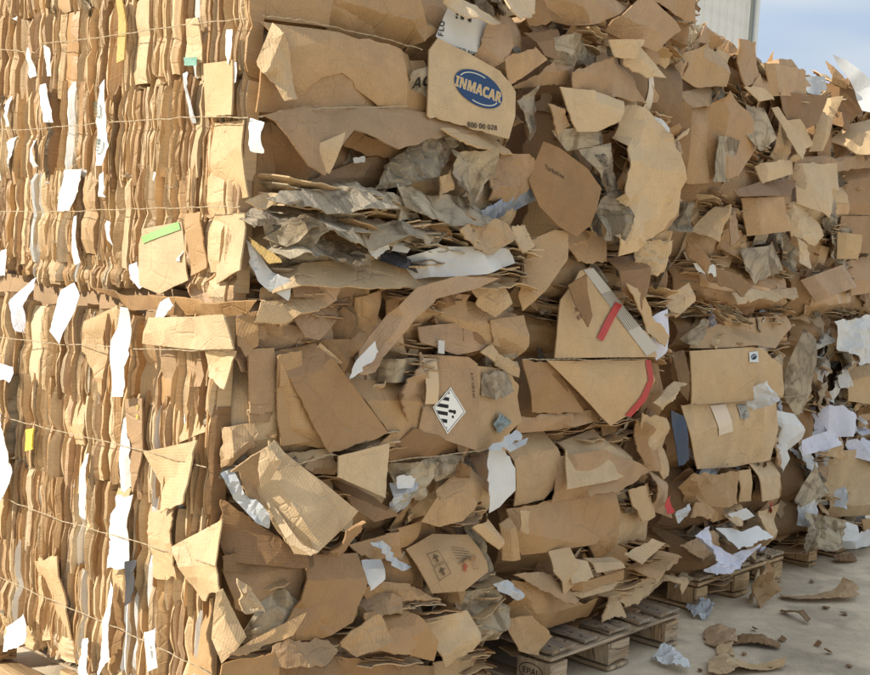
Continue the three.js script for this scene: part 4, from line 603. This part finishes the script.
const LL = tr(L1, [
  ['w', .07, 10, 0, .15, [44, 331, 60, 290, 75, 282, 81, 295, 72, 316, 58, 344]], ['w', .065, 0, 0, .06, [119, 396, 117, 340, 127, 307, 135, 308, 135, 350, 133, 396]], ['f', .06, 0, 0, .4, [149, 331, 155, 305, 165, 297, 171, 305, 160, 321, 158, 336]], ['b', .065, 0, 0, .4, [1, 331, 5, 300, 25, 279, 31, 277, 20, 311, 12, 333]], ['b', .06, 0, 0, .3, [-2, 360, 12, 367, 12, 381, -2, 379]],
  ['w', .065, 0, 0, .12, [114, 491, 116, 420, 122, 415, 129, 460, 132, 485, 120, 493]], ['w', .065, 0, 0, .12, [100, 571, 108, 540, 112, 495, 129, 495, 123, 540, 122, 571]], ['w', .065, 0, 0, .1, [103, 640, 105, 579, 111, 590, 111, 660, 94, 676]], ['w', .07, 0, 0, .15, [76, 640, 84, 639, 93, 681, 77, 681]], ['w', .07, 0, 0, .06, [142, 632, 156, 628, 158, 668, 144, 672], { label: 'white printed label' }], ['w', .06, 0, 0, .3, [-3, 500, -2, 410, 10, 399, 15, 430, 12, 500]], ['w', .06, 0, 0, .2, [79, 455, 83, 454, 85, 480, 81, 521, 75, 516]], ['w', .07, 0, 0, .4, [9, 626, 22, 614, 33, 640, 12, 649]], ['y', .06, 0, 0, .2, [25, 430, 34, 428, 34, 449, 26, 451], { name: 'plastic_scrap', mat: mat(lin(0.8, 0.62, 0.08), { roughness: 0.5 }) }],
  ['l', .046, 6, 6, .38, [166, 320, 241, 317, 241, 350, 206, 351, 160, 346]], ['m', .04, 0, 0, .38, [158, 347, 206, 351, 204, 386, 160, 389]], ['l', .052, 10, -14, .38, [206, 351, 241, 352, 226, 390, 208, 372]], ['l', .046, -6, 4, .38, [154, 396, 206, 390, 206, 430, 160, 451]], ['l', .05, 0, -6, .38, [84, 321, 113, 305, 113, 391, 95, 396, 82, 346]], ['l', .042, 0, 6, .38, [57, 396, 81, 395, 79, 446, 60, 441]], ['m', .05, 0, -4, .04, [126, 399, 143, 398, 143, 451, 134, 491, 130, 471], { label: 'brown strip with yellow print' }], ['l', .046, 0, 6, .38, [154, 451, 201, 440, 196, 501, 170, 512]], ['l', .05, 4, -6, .38, [178, 546, 216, 519, 219, 591, 199, 601]], ['l', .046, 0, 4, .38, [35, 561, 61, 555, 66, 641, 40, 641]], ['l', .046, 0, 0, .38, [150, 512, 176, 506, 178, 580, 154, 576]], ['m', .046, 0, 8, .38, [160, 585, 200, 600, 204, 680, 165, 690]],
  ['m', .042, -30, 0, .3, [140, 300, 250, 305, 240, 318, 160, 318]], ['d', .045, -20, 0, .3, [80, 292, 150, 300, 150, 312, 110, 308]], ['k', .06, 0, 0, .3, [122, 562, 134, 560, 136, 600, 126, 606]],
], LEFT);

// ---------------------------------------------------------------- print, tape, labels
const find = (rows, label) => rows.find((o) => o && o.userData.label === label);
const kids = (b, label) => b.B.children.find((o) => o.userData.label === label);
{
  const logo = kids(U1, 'tan sheet printed with a blue oval logo');
  decal(logo, 'printed_logo', [452, 60, 506, 74, 503, 118, 449, 104], inkMat(512, 420, (c, w, h) => {
    c.translate(w / 2, h / 2); c.rotate(0.28); c.fillStyle = '#26426a'; c.beginPath(); c.ellipse(0, 0, w * 0.46, h * 0.38, 0, 0, 7); c.fill();
    c.strokeStyle = '#d9d3c2'; c.lineWidth = 9; c.beginPath(); c.ellipse(-10, -12, w * 0.36, h * 0.28, 0, 3.3, 4.9); c.stroke(); c.beginPath(); c.ellipse(14, 16, w * 0.36, h * 0.27, 0, 0.15, 1.75); c.stroke();
    c.rotate(-0.16); c.font = 'bold 116px sans-serif'; c.textAlign = 'center'; c.textBaseline = 'middle'; c.lineWidth = 5; c.strokeStyle = '#e8dcc0'; c.fillStyle = '#c2a06a'; c.scale(0.82, 1.15); c.strokeText('INMACAR', 0, 4); c.fillText('INMACAR', 0, 4);
  }));
  const inkText = (s, w, h, px, col = 'rgba(25,20,18,0.88)') => inkMat(w, h, (c) => { c.fillStyle = col; c.font = `bold ${px}px sans-serif`; c.textAlign = 'center'; c.textBaseline = 'middle'; s.split('|').forEach((l, i, a) => c.fillText(l, w / 2, h * (i + 0.5) / a.length)); });
  decal(logo, 'printed_text', [464, 119, 498, 124, 498, 133, 464, 130], inkText('800 00 028', 320, 80, 58));
  const wp = kids(U1, 'white printed sheet');
  decal(wp, 'printed_text', [472, 26, 454, 20, 456, 4, 474, 8], inkText('Mi', 160, 140, 130));
  decal(wp, 'printed_text', [453, 44, 478, 52, 477, 58, 452, 51], inkText('USO ASI', 300, 80, 64));
  decal(wp, 'printed_text', [437, 38, 439, 18, 447, 18, 445, 40], inkText('FLO', 200, 90, 84));
  const ac = KEY.ac;
  decal(ac, 'printed_text', [410, 76, 430, 72, 429, 88, 410, 92], inkText('AC', 200, 140, 128));
  // hazard diamond
  const target = KEY.hazard;
  decal(target, 'hazard_label', [450, 387, 466, 412, 448, 434, 432, 407], inkMat(256, 256, (c, w, h) => {
    c.fillStyle = '#e9e9e4'; c.fillRect(0, 0, w, h); c.strokeStyle = '#222'; c.lineWidth = 5; c.strokeRect(12, 12, w - 24, h - 24);
    c.save(); c.beginPath(); c.moveTo(20, 20); c.lineTo(20, h - 20); c.lineTo(w - 20, h - 20); c.closePath(); c.clip(); c.fillStyle = '#15151a';
    for (let k = 0; k < 6; k++) { c.save(); c.translate(30 + k * 40, 30 + k * 40); c.rotate(Math.PI * 0.75); c.fillRect(8, -14, 240, 28); c.restore(); }
    c.restore(); c.fillStyle = '#15151a'; c.beginPath(); c.arc(178, 92, 17, 0, 7); c.fill(); c.beginPath(); c.ellipse(150, 116, 30, 12, -0.78, 0, 7); c.fill(); c.beginPath(); c.arc(196, 128, 12, 0, 7); c.fill();
  }));
  decal(target, 'printed_text', [472, 366, 477, 367, 476, 405, 471, 404], inkMat(64, 400, (c, w, h) => { c.fillStyle = 'rgba(40,28,18,0.8)'; c.save(); c.translate(w / 2, h / 2); c.rotate(Math.PI / 2); c.font = 'bold 44px sans-serif'; c.textAlign = 'center'; c.textBaseline = 'middle'; c.fillText('0 71 128 0-41', 0, 0); c.restore(); }));
  decal(target, 'packing_tape', [425, 358, 438, 359, 437, 404, 423, 404], mat(lin(0.60, 0.44, 0.26), { roughness: 0.3 }), 0.0018);
  decal(target, 'paper_label', [439, 340, 445, 341, 445, 354, 439, 353], M.w[0], 0.002, 3, 3);
  const small = KEY.small;
  decal(small, 'paper_label', [501, 413, 511, 422, 500, 434, 491, 424], mat(lin(0.36, 0.47, 0.50), { roughness: 0.6, map: pulpTex }), 0.012, 4, 4);
  const pbox = KEY.pbox;
  decal(pbox, 'printed_symbols', [430, 553, 441, 549, 454, 573, 443, 582], inkMat(160, 320, (c, w, h) => { c.strokeStyle = c.fillStyle = 'rgba(40,28,18,0.6)'; c.lineWidth = 8; for (const y of [10, 170]) { c.strokeRect(12, y, 136, 140); c.beginPath(); c.moveTo(80, y + 20); c.lineTo(120, y + 70); c.lineTo(95, y + 70); c.lineTo(95, y + 120); c.lineTo(65, y + 120); c.lineTo(65, y + 70); c.lineTo(40, y + 70); c.closePath(); c.fill(); } }), 0.006);
  decal(pbox, 'printed_text', [452, 545, 478, 548, 486, 562, 458, 560], inkMat(300, 160, (c) => { c.fillStyle = 'rgba(60,40,25,0.55)'; for (let k = 0; k < 5; k++) c.fillRect(10, 10 + k * 30, 180 + (k * 53) % 90, 9); }), 0.006);
  decal(pbox, 'printed_mark', [467, 561, 475, 565, 471, 573, 463, 570], inkMat(64, 64, (c) => { c.fillStyle = 'rgba(170,60,30,0.6)'; c.fillRect(8, 8, 44, 30); c.fillRect(20, 36, 36, 22); }), 0.006, 3, 3);
  // red tapes and printed tape on the second stack
  const [b1, b2] = boxRed; const red = mat(lin(0.54, 0.05, 0.04), { roughness: 0.4, map: whiteTex, bumpMap: paperBump, bumpScale: 0.002 });
  decal(b1, 'printed_tape', [583, 270, 593, 268, 657, 349, 645, 356], inkMat(700, 90, (c, w, h) => { c.fillStyle = '#bdb6a8'; c.fillRect(0, 0, w, h); c.fillStyle = '#2a2320'; c.font = 'bold 54px sans-serif'; for (let k = 0; k < 6; k++) c.fillText('XK', 30 + k * 115, 64); }), 0.003, 24, 4);
  decal(b1, 'printed_text', [569, 308, 580, 302, 584, 318, 573, 324], inkText('XK|KY', 120, 120, 52, 'rgba(90,20,18,0.8)'), 0.003);
  decal(b1, 'red_tape', [614, 302, 621, 305, 601, 341, 595, 338], red, 0.005, 4, 12);
  decal(b2, 'red_tape', [650, 361, 655, 361, 655, 380, 650, 380], red, 0.003, 4, 8); decal(b2, 'red_tape', [650, 380, 655, 380, 647, 400, 642, 397], red, 0.0032, 4, 8); decal(b2, 'red_tape', [642, 397, 647, 400, 633, 418, 628, 416], red, 0.0034, 4, 8);
  const dk = KEY.dk;
  if (dk) decal(dk, 'printed_text', [546, 162, 566, 174, 565, 181, 545, 170], inkText('Turboline', 300, 80, 62, 'rgba(25,15,8,0.75)'));
  const fr = KEY.frag;
  if (fr) decal(fr, 'printed_text', [584, 152, 596, 150, 612, 190, 604, 190], inkText('FRAGIL|ENG', 300, 120, 56), 0.006);
  decal(L3s[1], 'printed_label', [747, 352, 756, 351, 756, 362, 747, 362], inkMat(128, 128, (c) => { c.fillStyle = '#cfd3d2'; c.fillRect(0, 0, 128, 128); c.fillStyle = '#16324a'; c.beginPath(); c.ellipse(64, 64, 46, 34, -0.3, 0, 7); c.fill(); c.strokeStyle = '#cfd3d2'; c.lineWidth = 8; c.beginPath(); c.moveTo(26, 80); c.quadraticCurveTo(60, 40, 104, 50); c.stroke(); }), 0.004, 4, 4);
  decal(L3s[2], 'packing_tape', [717, 407, 732, 405, 737, 432, 723, 437], mat(lin(0.70, 0.58, 0.44), { roughness: 0.35 }), 0.004, 6, 8);
  decal(L3s[2], 'printed_label', [743, 406, 752, 405, 753, 418, 744, 420], mat(lin(0.6, 0.6, 0.55), { map: pulpTex }), 0.004, 4, 4);
  decal(find(LU, 'pale board with green tape'), 'green_tape', [142, 237, 176, 221, 178, 229, 144, 244], M.e[0], 0.003, 10, 4);
  decal(find(LU, 'white printed strip'), 'printed_text', [98, 95, 108, 95, 106, 160, 97, 160], inkMat(80, 520, (c, w, h) => { c.strokeStyle = c.fillStyle = 'rgba(25,70,50,0.9)'; c.lineWidth = 7; for (const y of [70, 360]) { c.save(); c.translate(w / 2, y + 40); c.rotate(-Math.PI / 2); c.font = 'bold 40px sans-serif'; c.textAlign = 'center'; c.fillText('CCBB', 0, -4); c.restore(); c.beginPath(); c.ellipse(w * 0.5, y + 50, 26, 64, 0, -0.6, 2.2); c.stroke(); } }), 0.003);
  decal(find(LL, 'white printed label'), 'printed_text', [149, 640, 154, 638, 155, 664, 150, 666], inkMat(60, 240, (c) => { c.save(); c.translate(30, 120); c.rotate(-Math.PI / 2); c.fillStyle = '#333'; c.font = 'bold 34px sans-serif'; c.textAlign = 'center'; c.fillText('3508 10', 0, 10); c.restore(); }), 0.003, 4, 8);
  decal(find(LL, 'brown strip with yellow print'), 'printed_text', [137, 402, 142, 402, 142, 430, 137, 430], inkMat(60, 240, (c) => { c.fillStyle = '#d9b45a'; c.font = 'bold 60px sans-serif'; c.fillText('7', 10, 70); c.fillText('R', 6, 150); }), 0.003, 3, 6);
}
// ---------------------------------------------------------------- baling twine
[[0, 50, 36, 52, 42, 44, 100, 38, 180, 25, 258, 17], [0, 130, 30, 130, 60, 126, 120, 122, 190, 117, 258, 117], [0, 211, 60, 212, 130, 209, 200, 207, 247, 207]].forEach((p, i) => twine(U1, LEFT, p, 0.043, 0.006, 401 + i));
[[0, 338, 60, 344, 150, 349, 240, 352], [0, 417, 60, 431, 130, 448, 219, 470], [0, 497, 60, 520, 130, 540, 223, 568], [0, 577, 60, 604, 120, 629, 188, 662, 215, 676]].forEach((p, i) => twine(L1, LEFT, p, 0.047, 0.006, 411 + i));
twine(U1, FRONT, [262, 16, 300, 20, 345, 30, 390, 40, 428, 51], 0.085, 0.004, 421);
twine(L2, FRONT, [522, 359, 560, 359, 600, 360, 655, 359], 0.125, 0.003, 422, 0.0014); twine(L3, FRONT, [690, 405, 730, 402, 783, 397, 800, 396], 0.115, 0.003, 423, 0.0014);
twine(L1, FRONT, [276, 470, 330, 455, 380, 462, 470, 452, 500, 447], 0.09, 0.004, 424, 0.0014); twine(U1, FRONT, [258, 117, 280, 112, 330, 108, 420, 106], 0.09, 0.004, 425, 0.0016);

// ---------------------------------------------------------------- litter on the floor
function litter(name, label, category, code, pts, opt = {}) {
  const rnd = rng(Math.floor(pts[0] * 131 + pts[1] * 17)), px = []; for (let i = 0; i < pts.length; i += 2) px.push([pts[i], pts[i + 1]]);
  const w = px.map(([x, y]) => hit(x, y, V3(0, 0.012, 0), UP)), c = w.reduce((a, p) => a.add(p), V3(0, 0, 0)).multiplyScalar(1 / w.length);
  const o = { crumple: opt.crumple ?? 0.5, thick: THICK[code] ?? 0.004, tear: 0.008, folds: randFolds(rnd, 2, 0.35, 0.15), step: opt.step ?? 0.014, curl: opt.curl ?? 0.5 };
  const t = thing(name, label, category, [c.x, 0, c.z], 'scraps lying on the yard floor'), fr = makeFrame(c.clone().setY(0.016 + 0.012 * o.crumple), UP, V3(1, 0, 0), rnd, o, 0.1);
  const poly = w.map((p) => { const d = p.clone().sub(fr.o); return [d.dot(fr.U), d.dot(fr.V)]; }), g = sheetGeo(poly, fr, o, rnd);
  g.computeBoundingBox(); g.translate(0, 0.002 - g.boundingBox.min.y, 0);
  part(t, opt.part ?? 'scrap', g, pickM(code, rnd)); return t;
}
litter('cardboard_scrap', 'large torn pale cardboard strip lying lengthwise on the floor', 'scrap', 'l', [709, 660, 722, 657, 750, 663, 786, 661, 784, 668, 750, 671, 724, 676, 708, 674], { crumple: .45 });
litter('cardboard_scrap', 'curled brown cardboard shred with a pale edge in the middle of the litter heap', 'scrap', 'm', [703, 633, 712, 630, 735, 636, 738, 645, 716, 647, 706, 642], { crumple: .5 });
litter('cardboard_scrap', 'small upright tan shred between the brown shred and the long pale strip', 'scrap', 'l', [717, 645, 734, 643, 733, 656, 719, 658], { crumple: .5 });
litter('cardboard_scrap', 'ragged string of dark shreds beside the litter heap', 'scrap', 'd', [728, 638, 760, 634, 781, 645, 778, 648, 750, 644, 730, 644], { crumple: .6 });
litter('cardboard_scrap', 'thin brown stick of cardboard lying alone on the open floor', 'scrap', 'd', [780, 611, 786, 609, 811, 621, 808, 623], { crumple: .5 });
litter('cardboard_scrap', 'long twisted cardboard strip with a raised flap in front of the shaded pallet', 'scrap', 'm', [780, 594, 800, 596, 832, 594, 843, 586, 858, 594, 856, 600, 830, 601, 800, 601, 782, 598], { crumple: .5 });
litter('paper_scrap', 'crumpled white paper lying beside the weathered pallet', 'paper', 'w', [651, 657, 662, 653, 676, 658, 688, 667, 692, 672, 680, 671, 660, 664], { crumple: 1.2, step: .011 });
litter('paper_scrap', 'grey and white crumpled wrapper between two pallets', 'paper', 'f', [686, 611, 692, 605, 702, 604, 715, 611, 708, 618, 694, 617], { crumple: 1.3, step: .011 });
litter('cardboard_scrap', 'dark flat scrap lying in front of the shaded pallet foot', 'scrap', 'd', [832, 559, 852, 557, 858, 560, 840, 563], { crumple: .7 });
[[744, 652], [755, 628], [850, 664], [826, 606], [782, 638], [829, 651], [812, 580], [845, 612], [848, 582], [770, 667], [700, 668], [818, 643]].forEach(([x, y]) => litter('crumb', 'tiny dark cardboard crumb scattered on the open floor', 'crumb', 'd', [x - 2 - (x * 7 % 4), y, x, y - 1.6, x + 3 + (y * 3 % 4), y + (x % 3) - 1, x + 1, y + 1.8], { crumple: .3, step: .008 }));

renderer.render(scene, camera);
